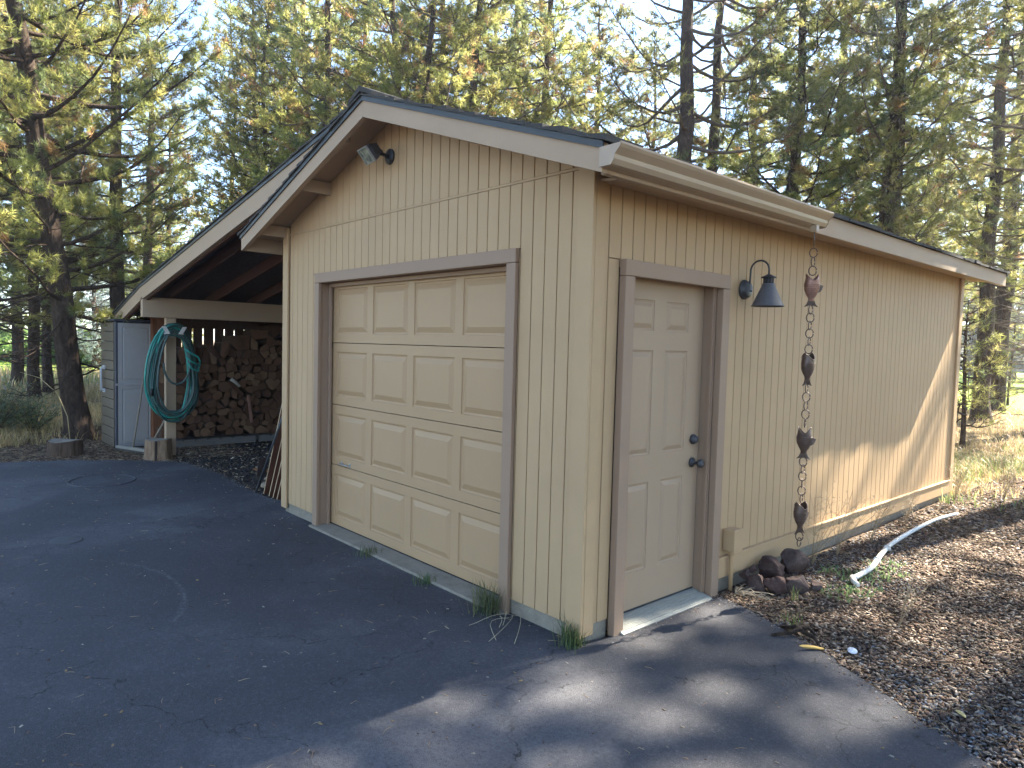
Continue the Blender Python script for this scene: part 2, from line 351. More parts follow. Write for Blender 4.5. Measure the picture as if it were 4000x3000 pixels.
# lawn and gravel lane behind
LAWN = M('lawn', .9, .1); p = LAWN.coord((1, 1, 1), 'World'); l1 = LAWN.noise(p, .5, 4); l2 = LAWN.noise(p, 30, 5, .7)
LAWN.col(LAWN.mix(l1, LAWN.mix(l2, (.17, .25, .03), (.27, .35, .05)), (.25, .33, .05))); LAWN.bump(l2, .6, .03); LAWN = LAWN.m
def sheet(name, pts, z, mat, label):
    # tessellated strip following the terrain
    (x0, y0), (x1, y1) = pts; xs = np.linspace(x0, x1, 40); ys = np.linspace(y0, y1, 40); X_, Y_ = np.meshgrid(xs, ys)
    Z_ = H(X_, Y_)+z+0*X_; V_ = np.stack([X_, Y_, Z_], -1).reshape(-1, 3); I_ = np.arange(1600).reshape(40, 40)
    F_ = np.stack([I_[:-1, :-1], I_[:-1, 1:], I_[1:, 1:], I_[1:, :-1]], -1).reshape(-1, 4)
    o = link(name, raw_mesh(name, V_, F_, mat, smooth=True)); tag(o, label, kind='structure'); return o
sheet('lawn', ((-26, 19.5), (40, 120)), .02, LAWN, 'bright mown lawn beyond the pines on the right')
sheet('lawn', ((-110, -40), (-29, 19.2)), .02, LAWN, 'bright mown lawn far beyond the leaning pine')
LANE = simple('lane_surface', (.16, .155, .14), .9, .2, 0, .2, 8)
sheet('path', ((-25.5, -40), (-19.5, 19)), .024, LANE, 'pale grey lane crossing behind the pines')

# ------------------------------------------------------------------ garage
W_, L_ = 3.86, 6.36
EV, OV, OB = .317, .304, .445          # eave, front and rear overhang
XR, ZR, SL = -1.93, 3.392, .336
def ztop(x): return ZR-SL*abs(x-XR)
garage = empty('garage', (0, 0, 0)); tag(garage, 'tan board-sided garage with open woodshed lean-to on its left', 'garage')
mb = MB()
mb.box((-W_+.01, .012, -.05), (-3.2, .2, .10)); mb.box((-.60, .012, -.05), (-.012, .2, .10)); mb.box((-.2, .2, -.05), (-.012, .236, .1))
mb.box((-.2, 1.335, -.05), (-.012, L_-.01, .10)); mb.box((-W_+.01, .2, -.05), (-W_+.2, L_-.01, .1)); mb.box((-W_+.2, L_-.2, -.05), (-.2, L_-.01, .1))
mb.build('foundation', CONC, garage)
mb = MB(); mb.box((-3.2, -.07, -.05), (-.60, .25, .022), ch=.008); mb.build('door_apron', CONC, garage)
# backing walls (behind the boards)
mb = MB()
yb = .014
for x0, x1, z0, z1 in ((-W_+.005, -3.15, .1, 2.6), (-.645, -.005, .1, 2.6), (-3.15, -.645, 2.2, 2.6)): mb.box((x0, yb, z0), (x1, yb+.09, z1))
mb.prism([(-W_+.005, yb, 2.6), (-.005, yb, 2.6), (-.005, yb, ztop(0)-.035), (XR, yb, ZR-.035), (-W_+.005, yb, ztop(-W_)-.035)], (0, .09, 0))
fw = mb.build('front_wall', GROOVE, garage)
mb = MB()
xb_ = -.014
for y0, y1, z0, z1 in ((yb+.092, .29, .1, 2.69), (1.28, L_-.005, .1, 2.69), (.29, 1.28, 2.12, 2.69)): mb.box((xb_-.09, y0, z0), (xb_, y1, z1))
sw = mb.build('side_wall', GROOVE, garage)
mb = MB(); mb.box((-W_+.005, yb+.092, .1), (-W_+.095, L_-.1, 2.7)); mb.build('left_wall', SIDING, garage)
mb = MB(); mb.box((-W_+.1, L_-.095, .1), (-.11, L_-.005, 2.6)); mb.prism([(-W_+.1, L_-.095, 2.6), (-.11, L_-.095, 2.6), (-.11, L_-.095, ztop(-.11)-.035), (XR, L_-.095, ZR-.035), (-W_+.1, L_-.095, ztop(-W_+.1)-.035)], (0, .09, 0)); mb.build('rear_wall', SIDING, garage)
def board_mesh(wd, z0, zl, zr, th=.013, ch=.0025):
    # local: u along x, outward -y ; left edge u=0
    prof = [(0, 0), (0, -th+ch), (ch, -th), (wd-ch, -th), (wd, -th+ch), (wd, 0)]
    m = MB(); n = len(prof)
    vs = [(u, v, z0) for u, v in prof]+[(u, v, zl+(zr-zl)*u/wd) for u, v in prof]
    m.add(vs, [tuple(range(n)), tuple(range(n, 2*n))[::-1]]+[(i, i+n, (i+1) % n+n, (i+1) % n) for i in range(n)])
    return m.mesh('siding_board', SIDING)
SP, GAP = .1045, .006
cache = {}
def put_board(parent, u, wd, z0, zl, zr, side=False):
    key = (round(wd, 3), round(z0, 3), round(zl, 3), round(zr, 3))
    if key not in cache: cache[key] = board_mesh(wd, z0, zl, zr)
    # front boards run along x at y=.014 ; side boards along y at x=-.014
    if not side: return link('siding_board', cache[key], parent, (u, yb-.001, 0))
    return link('siding_board', cache[key], parent, (xb_+.001, u, 0), (0, 0, R(90)))
edges = [-.09]+[-.155-SP*k for k in range(0, 36)]
edges = [e for e in edges if e > -W_+.10]+[-W_+.09]
for i in range(len(edges)-1):
    x1, x0 = edges[i]-GAP/2, edges[i+1]+GAP/2; wd = x1-x0
    if wd < .012: continue
    # below flashing
    zt = 2.632
    def cut(x0, x1, z0, zt):
        if x1 < -3.17 or x0 > -.62: put_board(fw, x0, x1-x0, z0, zt, zt)
        else: put_board(fw, x0, x1-x0, 2.225, zt, zt)
    if x0 < -3.21 < x1: put_board(fw, x0, -3.212-x0, .1, 2.24, 2.24); put_board(fw, x0, wd, 2.248, zt, zt)
    elif x0 < -.58 < x1: put_board(fw, -.578, x1+.578, .1, 2.24, 2.24); put_board(fw, x0, wd, 2.248, zt, zt)
    else: cut(x0, x1, .1, zt)
    a, b = ztop(x0)-.032, ztop(x1)-.032
    if a > 2.66: put_board(fw, x0, wd, 2.652, a, b)
# flashing strip between the two courses
mb = MB(); mb.box((-W_+.08, -.0035, 2.634), (-.09, .004, 2.650), ch=.002); mb.build('flashing', SIDING, fw)
sedges = [.085, .14]+[.14+.105*k for k in range(1, 60)]; sedges = [e for e in sedges if e < L_-.11]+[L_-.09]
for i in range(len(sedges)-1):
    y0, y1 = sedges[i]+GAP/2, sedges[i+1]-GAP/2
    z0 = .1
    if y0 > 1.30: z0 = .245
    if y0 < .236 < y1:
        put_board(sw, y0, .234-y0, .1, 2.16, 2.16, True); put_board(sw, y0, y1-y0, 2.166, 2.66, 2.66, True); continue
    if y0 < 1.333 < y1:
        put_board(sw, 1.336, y1-1.336, .245, 2.16, 2.16, True); put_board(sw, y0, y1-y0, 2.166, 2.66, 2.66, True); continue
    if .236 <= y0 and y1 <= 1.333: z0 = 2.12
    put_board(sw, y0, y1-y0, z0, 2.66, 2.66, True)
# corner boards
mb = MB(); mb.box((-.095, -.022, .045), (.022, .0, ztop(-.0)-.04), ch=.003); mb.build('corner_board', SIDING, garage)
mb = MB(); mb.box((.0, .001, .05), (.0225, .088, 2.66), ch=.003); mb.build('corner_board', SIDING, garage)
mb = MB(); mb.box((-W_-.022, -.022, .05), (-W_+.085, .0, ztop(-W_)-.04), ch=.003); mb.build('corner_board', SIDING, garage)
mb = MB(); mb.box((-W_-.022, .001, .05), (-W_+.002, .09, 2.66), ch=.003); mb.build('corner_board', SIDING, garage)
mb = MB(); mb.box((0, L_-.088, .1), (.022, L_+.02, 2.66), ch=.003); mb.build('corner_board', SIDING, garage)
mb = MB(); mb.box((-W_-.0, .095, .1), (-W_-.014, 6.2, 2.5)); mb.build('left_siding', SIDING, garage)
# skirt board and its drip cap
mb = MB(); mb.box((.001, 1.337, .098), (.021, L_-.09, .232), ch=.002); mb.build('skirt_board', SIDING, garage)
mb = MB(); mb.box((.001, 1.337, .233), (.030, L_-.09, .246), ch=.002); mb.build('drip_cap', SIDING, garage)

# garage door opening
mb = MB(); mb.box((-3.21, -.03, -.0), (-3.13, .0, 2.16), ch=.003); mb.box((-3.21, .001, .0), (-3.148, .16, 2.16)); mb.build('door_trim', TRIMD, garage)
mb = MB(); mb.box((-.665, -.03, .0), (-.58, .0, 2.16), ch=.003); mb.box((-.66, .001, .0), (-.598, .16, 2.16)); mb.build('door_trim', TRIMD, garage)
mb = MB(); mb.box((-3.21, -.03, 2.162), (-.58, .0, 2.247), ch=.003); mb.box((-3.147, .001, 2.165), (-.663, .16, 2.235)); mb.build('door_trim', TRIMD, garage)
mb = MB(); mb.box((-3.146, .075, .02), (-3.115, .10, 2.16), ch=.003); mb.box((-.69, .075, .02), (-.662, .10, 2.16), ch=.003); mb.box((-3.113, .075, 2.13), (-.692, .10, 2.162), ch=.003); mb.build('stop_moulding', TRIMD, garage)
YD = .115
def grid_face(m, us, zs, holes, P, mi=0):
    for i in range(len(us)-1):
        for j in range(len(zs)-1):
            uc, zc = (us[i]+us[i+1])/2, (zs[j]+zs[j+1])/2
            if any(a < uc < b and c < zc < d for a, b, c, d in holes): continue
            m.add([P(us[i], zs[j], 0), P(us[i+1], zs[j], 0), P(us[i+1], zs[j+1], 0), P(us[i], zs[j+1], 0)], [(0, 1, 2, 3)], mi)
def raised_panel(a, b, c, d, P, rings):
    m = MB(); prev = None
    for ins, dep in rings:
        cur = [P(a+ins, c+ins, dep), P(b-ins, c+ins, dep), P(b-ins, d-ins, dep), P(a+ins, d-ins, dep)]
        if prev is not None: m.add(prev+cur, [(i, (i+1) % 4, 4+(i+1) % 4, 4+i) for i in range(4)])
        prev = cur
    m.add(prev, [(0, 1, 2, 3)]); return m
gdoor = empty('garage_door', (0, 0, 0), parent=garage)
P = lambda u, z, d: (u, YD+d, z)
XD0, XD1 = -3.145, -.66
colsx = [(-3.055, -2.545), (-2.455, -1.945), (-1.86, -1.35), (-1.265, -.755)]
zsec = [.03, .565, 1.10, 1.645, 2.19]
rings = [(0, 0), (.004, .008), (.016, .010), (.050, -.001), (.056, -.003)]
for k in range(4):
    z0, z1 = zsec[k]+.003, zsec[k+1]-.003; pz = (z0+.075, z1-.075)
    holes = [(a, b, *pz) for a, b in colsx]
    m = MB(); us = sorted([XD0, XD1]+[v for ab in colsx for v in ab]); grid_face(m, us, [z0, pz[0], pz[1], z1], holes, P)
    m.add([P(XD0, z0, 0), P(XD1, z0, 0), P(XD1, z0, .04), P(XD0, z0, .04)], [(0, 3, 2, 1)]); m.add([P(XD0, z1, 0), P(XD1, z1, 0), P(XD1, z1, .04), P(XD0, z1, .04)], [(0, 1, 2, 3)])
    m.add([P(XD0, z0, .04), P(XD1, z0, .04), P(XD1, z1, .04), P(XD0, z1, .04)], [(3, 2, 1, 0)])
    m.build('door_section', GDOOR, gdoor)
    for a, b in colsx: raised_panel(a, b, pz[0], pz[1], P, rings).build('door_panel', GDOOR, gdoor)
mb = MB(); mb.box((XD0, YD+.002, .006), (XD1, YD+.035, .030)); mb.build('rubber_seal', simple('rubber', (.02, .02, .02)), gdoor)
mb = MB(); mb.tube([(-2.94, YD-.002, .585), (-2.94, YD-.03, .59), (-2.80, YD-.03, .59), (-2.80, YD-.002, .585)], .006, 8); mb.box((-2.955, YD-.004, .57), (-2.925, YD, .61), ch=.002); mb.box((-2.815, YD-.004, .57), (-2.785, YD, .61), ch=.002); mb.build('handle', SILVER, gdoor)

# entry door
mb = MB(); mb.box((.002, .236, -.0), (.05, .322, 2.07), ch=.003); mb.build('door_trim', TRIMD, garage)
mb = MB(); mb.box((.002, 1.246, -.0), (.05, 1.333, 2.07), ch=.003); mb.build('door_trim', TRIMD, garage)
mb = MB(); mb.box((.002, .236, 2.072), (.05, 1.333, 2.163), ch=.003); mb.build('door_trim', TRIMD, garage)
mb = MB(); mb.box((-.16, .27, .01), (.0, .292, 2.10)); mb.box((-.16, 1.228, .01), (.0, 1.25, 2.10)); mb.box((-.16, .294, 2.096), (.0, 1.226, 2.12))
mb.box((-.078, .293, .03), (-.062, .302, 2.09)); mb.box((-.02, 1.214, .03), (-.004, 1.227, 2.09)); mb.build('door_jamb', TRIMD, garage)
edoor = empty('entry_door', (0, 0, 0), parent=garage)
P = lambda u, z, d: (-.08-d, u, z)
Y0, Y1 = .294, 1.222; cy2 = [(.44, .685), (.808, 1.052)]; cz = [(.285, .835), (1.005, 1.655), (1.775, 1.962)]
holes = [(a, b, c_, d_) for a, b in cy2 for c_, d_ in cz]
m = MB(); grid_face(m, [Y0, .44, .685, .808, 1.052, Y1], [.055]+[v for q in cz for v in q]+[2.092], holes, P)
m.box((-.125, Y0, .055), (-.1, Y1, 2.092)); m.build('door_leaf', DOORP, edoor)
for a, b, c_, d_ in holes: raised_panel(a, b, c_, d_, P, [(0, 0), (.003, .005), (.014, .007), (.04, -.003), (.046, -.004)]).build('door_panel', DOORP, edoor)
mb = MB(); mb.box((-.10, Y0, .035), (-.079, Y1, .054)); mb.build('door_sweep', simple('sweep', (.03, .03, .032)), edoor)
def knob(z, dead=False):
    m = MB(); c_ = (-.079, 1.15, z)
    if dead: m.lathe([(.034, 0), (.034, .012), (.028, .02), (.024, .03), (.015, .033), (.0, .034)], c_, 24, axis='x')
    else: m.lathe([(.033, 0), (.033, .008), (.02, .014), (.011, .018), (.011, .045), (.022, .052), (.029, .064), (.028, .078), (.018, .086), (.0, .088)], c_, 24, axis='x')
    return m
knob(1.07, True).build('deadbolt', DARKM, edoor); knob(.915).build('door_knob', DARKM, edoor)
mb = MB(); mb.prism([(-.14, .294, .0), (.075, .294, .0), (.078, .294, .012), (.045, .294, .024), (-.06, .294, .043), (-.14, .294, .043)], (0, .932, 0))
for k in range(9):
    x = -.05+k*.0125; z = .0415-(x+.06)*.181; mb.box((x, .296, z-.004), (x+.005, 1.224, z+.0025))
mb.build('threshold', SILLM, garage)

# main roof
roof = empty('roof', (0, 0, 0), parent=garage)
YF, YB = -OV, L_+OB
def slope_slab(x0, x1, z0, z1, th, y0, y1, mat, name, parent):
    m = MB(); m.prism([(x0, y0, z0), (x1, y0, z1), (x1, y0, z1-th), (x0, y0, z0-th)], (0, y1-y0, 0)); return m.build(name, mat, parent)
xe = EV
slope_slab(XR, xe-.042, ZR-.004, ztop(xe-.042)-.004, .022, YF+.044, YB-.044, TRIMP, 'roof_sheathing', roof)
slope_slab(-W_-EV+.042, XR-.001, ztop(xe-.042)-.004, ZR-.004, .022, YF+.044, YB-.044, TRIMP, 'roof_sheathing', roof)
HF = .142
def rake(x0, x1, zf, y, th, h, name='rake_board', mat=TRIMP, parent=roof, taper=False):
    m = MB(); a = [(x0, y, zf(x0)), (x1, y, zf(x1)), (x1, y, zf(x1)-h), (x0, y, zf(x0)-h)]; m.prism(a, (0, th, 0)); return m.build(name, mat, parent)
rake(XR+.001, xe, ztop, YF, .04, HF); rake(-W_-EV, XR-.001, ztop, YF, .04, HF)
rake(XR+.001, xe, ztop, YB-.04, .04, HF); rake(-W_-EV, XR-.001, ztop, YB-.04, .04, HF)
mb = MB(); mb.box((xe-.04, YF+.042, ztop(xe)-HF), (xe, YB-.042, ztop(xe)-.002), ch=.002); mb.build('eave_board', TRIMP, roof)
mb = MB(); mb.box((-W_-EV, YF+.042, ztop(xe)-HF), (-W_-EV+.04, YB-.042, ztop(xe)-.012), ch=.002); mb.build('eave_board', TRIMP, roof)
# painted soffit under the right eave
slope_slab(-.02, xe-.043, 2.575, 2.54, .012, .025, YB-.05, TRIMP, 'soffit', roof)
# lookouts
for x, sgn in ((-3.0, 1), (-3.84, 1), (-.9, 1)):
    mb = MB(); zz = ztop(x)-.028; mb.obox((x, -.13, zz-.055), (.02, 0, .0), (0, .133, 0), (0, 0, .05)); mb.build('lookout', TRIMP, roof)
# drip edge + shingles
def rake_strip(x0, x1, y0, dz0, dz1, mat, name, w=.012, ext=0, parent=roof, zf=ztop):
    m = MB(); m.prism([(x0, y0, zf(x0)+dz0), (x1, y0, zf(x1)+dz0), (x1, y0, zf(x1)+dz1), (x0, y0, zf(x0)+dz1)], (0, w, 0)); return m.build(name, mat, parent)
for a, b in ((XR, xe+.01), (-W_-EV-.01, XR-.001)):
    rake_strip(a, b, YF-.012, -.030, .004, DRIP, 'drip_edge'); rake_strip(a, b, YB+.001, -.030, .004, DRIP, 'drip_edge')
def shingles(x_low, x_ridge, zf, y0, y1, name='shingles', parent=roof, course=.14):
    m = MB(); n = int(abs(x_ridge-x_low)/course); r = random.Random(5); sg = 1 if x_ridge > x_low else -1
    for k in range(n+1):
        xa = x_low+sg*k*course; xb2 = xa+sg*min(course*1.25, abs(x_ridge-xa)+1e-3)
        if abs(x_ridge-xa) < .02: continue
        y = y0-.018-r.uniform(0, .012)
        while y < y1:
            wdt = r.uniform(.14, .34); ye = min(y+wdt, y1+.015); j = r.uniform(-.012, .012); t = .016+r.uniform(0, .016)
            m.prism([(xa-sg*j, y, zf(xa)+.006), (xa-sg*j, y, zf(xa)+.006+t), (xb2, y, zf(xb2)+.012), (xb2, y, zf(xb2)+.004)] if sg > 0 else
                    [(xb2, y, zf(xb2)+.004), (xb2, y, zf(xb2)+.012), (xa-sg*j, y, zf(xa)+.006+t), (xa-sg*j, y, zf(xa)+.006)], (0, ye-y-.004, 0)); y = ye
    o = m.build(name, ROOFM, parent); tag(o, kind='stuff'); return o
shingles(xe+.03, XR, ztop, YF, YB); shingles(-W_-EV-.03, XR, ztop, YF, YB)
mb = MB(); y = YF-.03; r = random.Random(9)
while y < YB:
    t = r.uniform(.0, .012); e = min(y+.16, YB+.02)
    mb.prism([(XR-.16, y, ZR-.16*SL+.022), (XR, y, ZR+.028), (XR+.16, y, ZR-.16*SL+.022), (XR+.16, y, ZR-.16*SL+.046+t), (XR, y, ZR+.062+t), (XR-.16, y, ZR-.16*SL+.046+t)], (0, e-y, 0)); y += .145
tag(mb.build('ridge_cap', ROOFM, roof), kind='stuff')
# gutter
gp = [(.0, .0), (.006, 0), (.006, -.082), (.072, -.082), (.086, -.060), (.090, -.040), (.118, -.012), (.126, .002), (.126, .012), (.118, .012), (.117, .004), (.110, -.007), (.082, -.037), (.078, -.057), (.068, -.077), (.0, -.088)]
mb = MB(); gx0 = xe+.002; gz0 = 2.602
n = len(gp); ya, yb2 = -.325, 1.925
vs = [(gx0+a, ya, gz0+b) for a, b in gp]+[(gx0+a, yb2, gz0+b) for a, b in gp]
mb.add(vs, [(i, (i+1) % n, n+(i+1) % n, n+i) for i in range(n)], 0, False)
out = [(.0, .004), (.0, -.088), (.072, -.087), (.090, -.060), (.094, -.040), (.122, -.012), (.130, .006)]
for yy in (ya-.003, yb2): mb.prism([(gx0+a, yy, gz0+b) for a, b in out], (0, .003, 0))
gut = mb.build('gutter', GUT, garage)
mb = MB(); mb.box((gx0+.045, 1.765, 2.475), (gx0+.085, 1.805, gz0-.087)); mb.build('outlet', GUT, gut)

# ------------------------------------------------------------------ lean-to woodshed (part of the garage)
XK, XT = -7.9, -9.30
def zl(x):
    if x >= XK: return 3.405-.1795*(XR-x)
    return 3.405-.1795*(XR-XK)-.252*(XK-x)
lean = empty('lean_to_roof', (0, 0, 0), parent=garage)
yl0, yl1 = -.262, 6.6
for x0, x1 in ((XK, -2.25), (XT, XK-.0005)):
    m = MB(); m.prism([(x0, yl0, zl(x0)), (x1, yl0, zl(x1)), (x1, yl0, zl(x1)-.2), (x0, yl0, zl(x0)-(.2 if x0 == XK else .10))], (0, .04, 0)) if x0 == XK else m.prism([(x0, yl0, zl(x0)), (x1, yl0, zl(x1)), (x1, yl0, zl(x1)-.2), (x0+.32, yl0, zl(x0)-.12+.0), (x0, yl0, zl(x0)-.10)], (0, .04, 0)); m.build('rake_board', TRIMP, lean)
    slope_slab(x0, x1, zl(x0)-.005, zl(x1)-.005, .02, yl0+.042, yl1, DECKM, 'roof_sheathing', lean)
    rake_strip(x0, x1, yl0-.012, -.028, .004, DRIP, 'drip_edge', parent=lean, zf=zl)
o = shingles(XT-.02, -2.1, zl, yl0, yl1, parent=lean)
zu = lambda x: zl(x)-.027
for k, y in enumerate([.08, .69, 1.30, 1.91, 2.52, 3.13, 3.74, 4.35, 4.96, 5.57, 6.18]):
    x0, x1 = -9.2, -W_-.02
    m = MB()
    for a, b in ((x0, XK), (XK, x1)): m.prism([(a, y, zu(a)), (b, y, zu(b)), (b, y, zu(b)-.14), (a, y, zu(a)-.14)], (0, .04, 0))
    m.build('rafter', RAFTER, lean)
m = MB()
for a, b in ((-9.2, XK), (XK, -W_-.02)): m.prism([(a, yl0+.045, zu(a)), (b, yl0+.045, zu(b)), (b, yl0+.045, zu(b)-.185), (a, yl0+.045, zu(a)-.185)], (0, .038, 0))
m.build('rafter', RAFTER, lean)
mb = MB(); mb.box((-7.86, -.262+.0, 1.915), (-7.77, 6.2, 2.185), ch=.004); mb.build('beam', TRIMP, garage)
mb = MB(); mb.box((-7.865, .035, -.03), (-7.775, .165, 1.912), ch=.004); mb.build('post', TRIMP, garage)
for y in (3.1, 6.0): mb = MB(); mb.box((-7.865, y, -.03), (-7.775, y+.13, 1.912), ch=.004); mb.build('post', TRIMP, garage)
mb = MB(); mb.box((-8.84, .11, -.03), (-8.70, .27, 2.0), ch=.004); mb.build('post', REDW, garage)
for y in (2.2, 4.2, 6.1): mb = MB(); mb.box((-8.97, y, -.03), (-8.88, y+.09, 2.0), ch=.004); mb.build('post', SLATM, garage)
bw = empty('slat_wall', (0, 0, 0), parent=garage)
y = .06
gaps = [.76, .92, 1.09, 1.25, 1.41, 1.57]
ycuts = [.28, .44, .60]+gaps+[1.73, 1.90, 2.06]+[2.06+.165*k for k in range(1, 26)]
prev = .10; r = random.Random(4)
for g in ycuts:
    gw = r.uniform(.016, .026)
    mb = MB(); mb.box((-9.0, prev+.001, -.02), (-8.98, g-gw/2, 2.0+r.uniform(-.01, .01))); mb.build('slat', SLATM, bw); prev = g+gw/2
mb = MB(); mb.box((-8.978, .28, 1.80), (-8.93, 6.2, 2.0)); mb.build('girt', SLATM, bw)
mb = MB(); mb.box((-8.95, 6.28, -.02), (-W_-.02, 6.30, 2.45)); mb.build('added_end_wall', SLATM, garage)  # unseen plank wall added to keep the shed interior dark

# ------------------------------------------------------------------ floodlight
fl = empty('floodlight', (-2.05, 0, 3.05)); tag(fl, 'dark square floodlight on round plate high under the gable peak', 'floodlight')
mb = MB(); mb.lathe([(.058, 0), (.058, .012), (.05, .02), (.02, .022), (.0, .022)], (.01, -.002, 0), 28, axis='y'); mb.lathe([(.012, .02), (.012, .03), (.0, .03)], (.04, 0, -.03), 10, axis='y'); mb.build('wall_plate', DARKM, fl)
mb = MB(); mb.tube([(.01, -.02, .0), (.01, -.06, .006), (-.0, -.085, .012)], [.011, .012, .016], 10); mb.lathe([(.014, -.02), (.014, .02)], (.0, -.088, .022), 12, axis='x'); mb.build('knuckle', DARKM, fl)
hd = empty('lamp_head', (-.01, -.165, .0), (R(40), 0, R(-8)), parent=fl)   # local -Y is where it points
mb = MB(); a_, b_ = .042, .075
vs = [(-a_, .07, -a_*.8), (a_, .07, -a_*.8), (a_, .07, a_*.8), (-a_, .07, a_*.8), (-b_, -.0, -b_*.78), (b_, 0, -b_*.78), (b_, 0, b_*.78), (-b_, 0, b_*.78), (-b_, -.03, -b_*.78), (b_, -.03, -b_*.78), (b_, -.03, b_*.78), (-b_, -.03, b_*.78)]
mb.add(vs, [(0, 3, 2, 1)][::-1]+[(i, (i+1) % 4, 4+(i+1) % 4, 4+i) for i in range(4)]+[(4+i, 4+(i+1) % 4, 8+(i+1) % 4, 8+i) for i in range(4)]+[(8, 9, 10, 11)]); h_ = mb.build('housing', DARKM, hd)
mb = MB(); w2, h2 = b_+.003, b_*.78+.003
for a, b in (((-w2, -.044, -h2), (w2, -.028, -h2+.009)), ((-w2, -.044, h2-.009), (w2, -.028, h2)), ((-w2, -.044, -h2+.0095), (-w2+.009, -.028, h2-.0095)), ((w2-.009, -.044, -h2+.0095), (w2, -.028, h2-.0095))): mb.box(a, b)
mb.build('rim', SILVER, hd); mb = MB(); mb.box((-w2+.01, -.038, -h2+.01), (w2-.01, -.032, h2-.01)); mb.build('lens', GLASS, hd)

# ------------------------------------------------------------------ barn wall lamp
wl = empty('wall_lamp', (0, 1.58, 2.09)); tag(wl, 'dark gooseneck barn lamp with conical shade right of the entry door', 'wall lamp')
mb = MB(); mb.lathe([(.068, .0), (.068, .01), (.062, .016), (.056, .018), (.056, .036), (.048, .042), (.0, .042)], (.001, 0, 0), 32, axis='x'); mb.lathe([(.006, .04), (.006, .052), (.0, .052)], (0, .02, -.01), 10, axis='x'); mb.build('wall_plate', DARKM, wl)
pts = [(.035, .0, .035), (.045, 0, .05), (.048, 0, .11)]+[(.115-.067*math.cos(a), 0, .125+.067*math.sin(a)) for a in np.linspace(.1, math.pi, 14)]+[(.182, 0, .09)]
mb = MB(); mb.tube(pts, .0065, 10); mb.build('gooseneck', DARKM, wl)
mb = MB(); c_ = (.182, 0, 0)
mb.lathe([(.0, .098), (.012, .096), (.02, .09), (.05, .076), (.052, .071), (.0, .071)], c_, 28); mb.build('cap', DARKM, wl)
mb = MB(); mb.lathe([(.026, .034), (.026, .0705)], c_, 20)
for k in range(10): a = k*2*math.pi/10; mb.box((.182+.031*math.cos(a)-.003, .031*math.sin(a)-.003, .034), (.182+.031*math.cos(a)+.003, .031*math.sin(a)+.003, .0705))
mb.build('vent_collar', DARKM, wl)
mb = MB(); mb.lathe([(.0, .033), (.042, .033), (.043, .018), (.045, .016), (.101, -.112), (.107, -.116), (.107, -.120), (.098, -.118), (.042, .010), (.0, .012)], c_, 36); mb.build('lamp_shade', SHADEM, wl)

# ------------------------------------------------------------------ rain chain
rc_ = empty('rain_chain', (.383, 1.785, 2.5)); tag(rc_, 'copper rain chain of rings and fish cups hanging from the gutter', 'rain chain')
mb = MB()
ring = [(.0, .0245*math.cos(a), .0305*math.sin(a)) for a in np.linspace(.12, 2*math.pi-.12, 22)]
mb.tube(ring, .0036, 7); ring_me = mb.mesh('ring', COPPER)
def fishmesh():
    # hollow fish: tail down, mouth open upwards, body flattened along local x
    secs = [(-.078, .018, .010), (-.06, .020, .012), (-.035, .034, .021), (-.005, .047, .028), (.03, .050, .030), (.055, .046, .030), (.075, .040, .030)]
    m = MB(); n = 20; b = 0
    for z, wy, wx in secs:
        for k in range(n):
            a = 2*math.pi*k/n; zz = z
            if z > .07: zz = z+.028*abs(math.cos(a))-.022*abs(math.sin(a))
            s_ = 1+.04*math.sin(k*5+z*90); m.v.append((1.3*wx*math.sin(a)*s_, wy*math.cos(a)*s_, zz))
    for i in range(len(secs)-1):
        for k in range(n): m.f.append((i*n+k, i*n+(k+1) % n, (i+1)*n+(k+1) % n, (i+1)*n+k)); m.m.append(0); m.sm.append(True)
    top = [m.v[(len(secs)-1)*n+k] for k in range(n)]; m.tube(top, .0035, 5, closed=True)
    # scale ridges
    for j, z in enumerate(np.linspace(-.045, .03, 7)):
        wy = np.interp(z, [s[0] for s in secs], [s[1] for s in secs]); wx = np.interp(z, [s[0] for s in secs], [s[2] for s in secs])
        m.tube([((1.3*wx+.001)*math.sin(a), (wy+.001)*math.cos(a), z+.006*abs(math.sin(a*5))) for a in np.linspace(0, 2*math.pi, 40)[:-1]], .0022, 4, closed=True)
    for s_ in (-1, 1): m.lathe([(.006, 0), (.006, .004), (.0, .005)], (.026*s_, .018, .058), 10, axis='x') if s_ > 0 else m.lathe([(.006, 0), (.006, -.004), (.0, -.005)], (-.026, .018, .058), 10, axis='x')
    return m
fish_me = fishmesh().mesh('fish_cup', [COPPER]); 
m = MB(); m.prism([(-.004, -.018, -.070), (-.004, .018, -.070), (-.004, .030, -.098), (-.004, .046, -.118), (-.004, .020, -.110), (-.004, 0, -.100), (-.004, -.020, -.110), (-.004, -.046, -.118), (-.004, -.030, -.098)], (.008, 0, 0))
for k in range(-3, 4): m.tube([(.005, k*.004, -.07), (.005, k*.010, -.108)], .0018, 4); m.tube([(-.005, k*.004, -.07), (-.005, k*.010, -.108)], .0018, 4)
tail_me = m.mesh('tail_fin', COPPER)
m = MB(); m.prism([(-.003, .044, .035), (-.003, .074, .026), (-.003, .068, .005), (-.003, .060, -.012), (-.003, .036, -.025)], (.006, 0, 0)); fin_me = m.mesh('back_fin', COPPER)
mb = MB(); mb.tube([(.0, 0, -.03), (0, 0, -.125)], .003, 6); mb.build('hanger_wire', COPPER, rc_)
fish_c = [2.09, 1.56, 1.06, .545]
FR = [R(-45), R(-12), R(-72), R(-18)]
zc = 2.335; k = 0; i = 0
zz = 2.335
def add_ring(z): 
    global k
    link('ring', ring_me, rc_, (0, -.0, z-2.5), (0, 0, (R(8) if k % 2 else R(-62))+random.uniform(-.25, .25))); k += 1
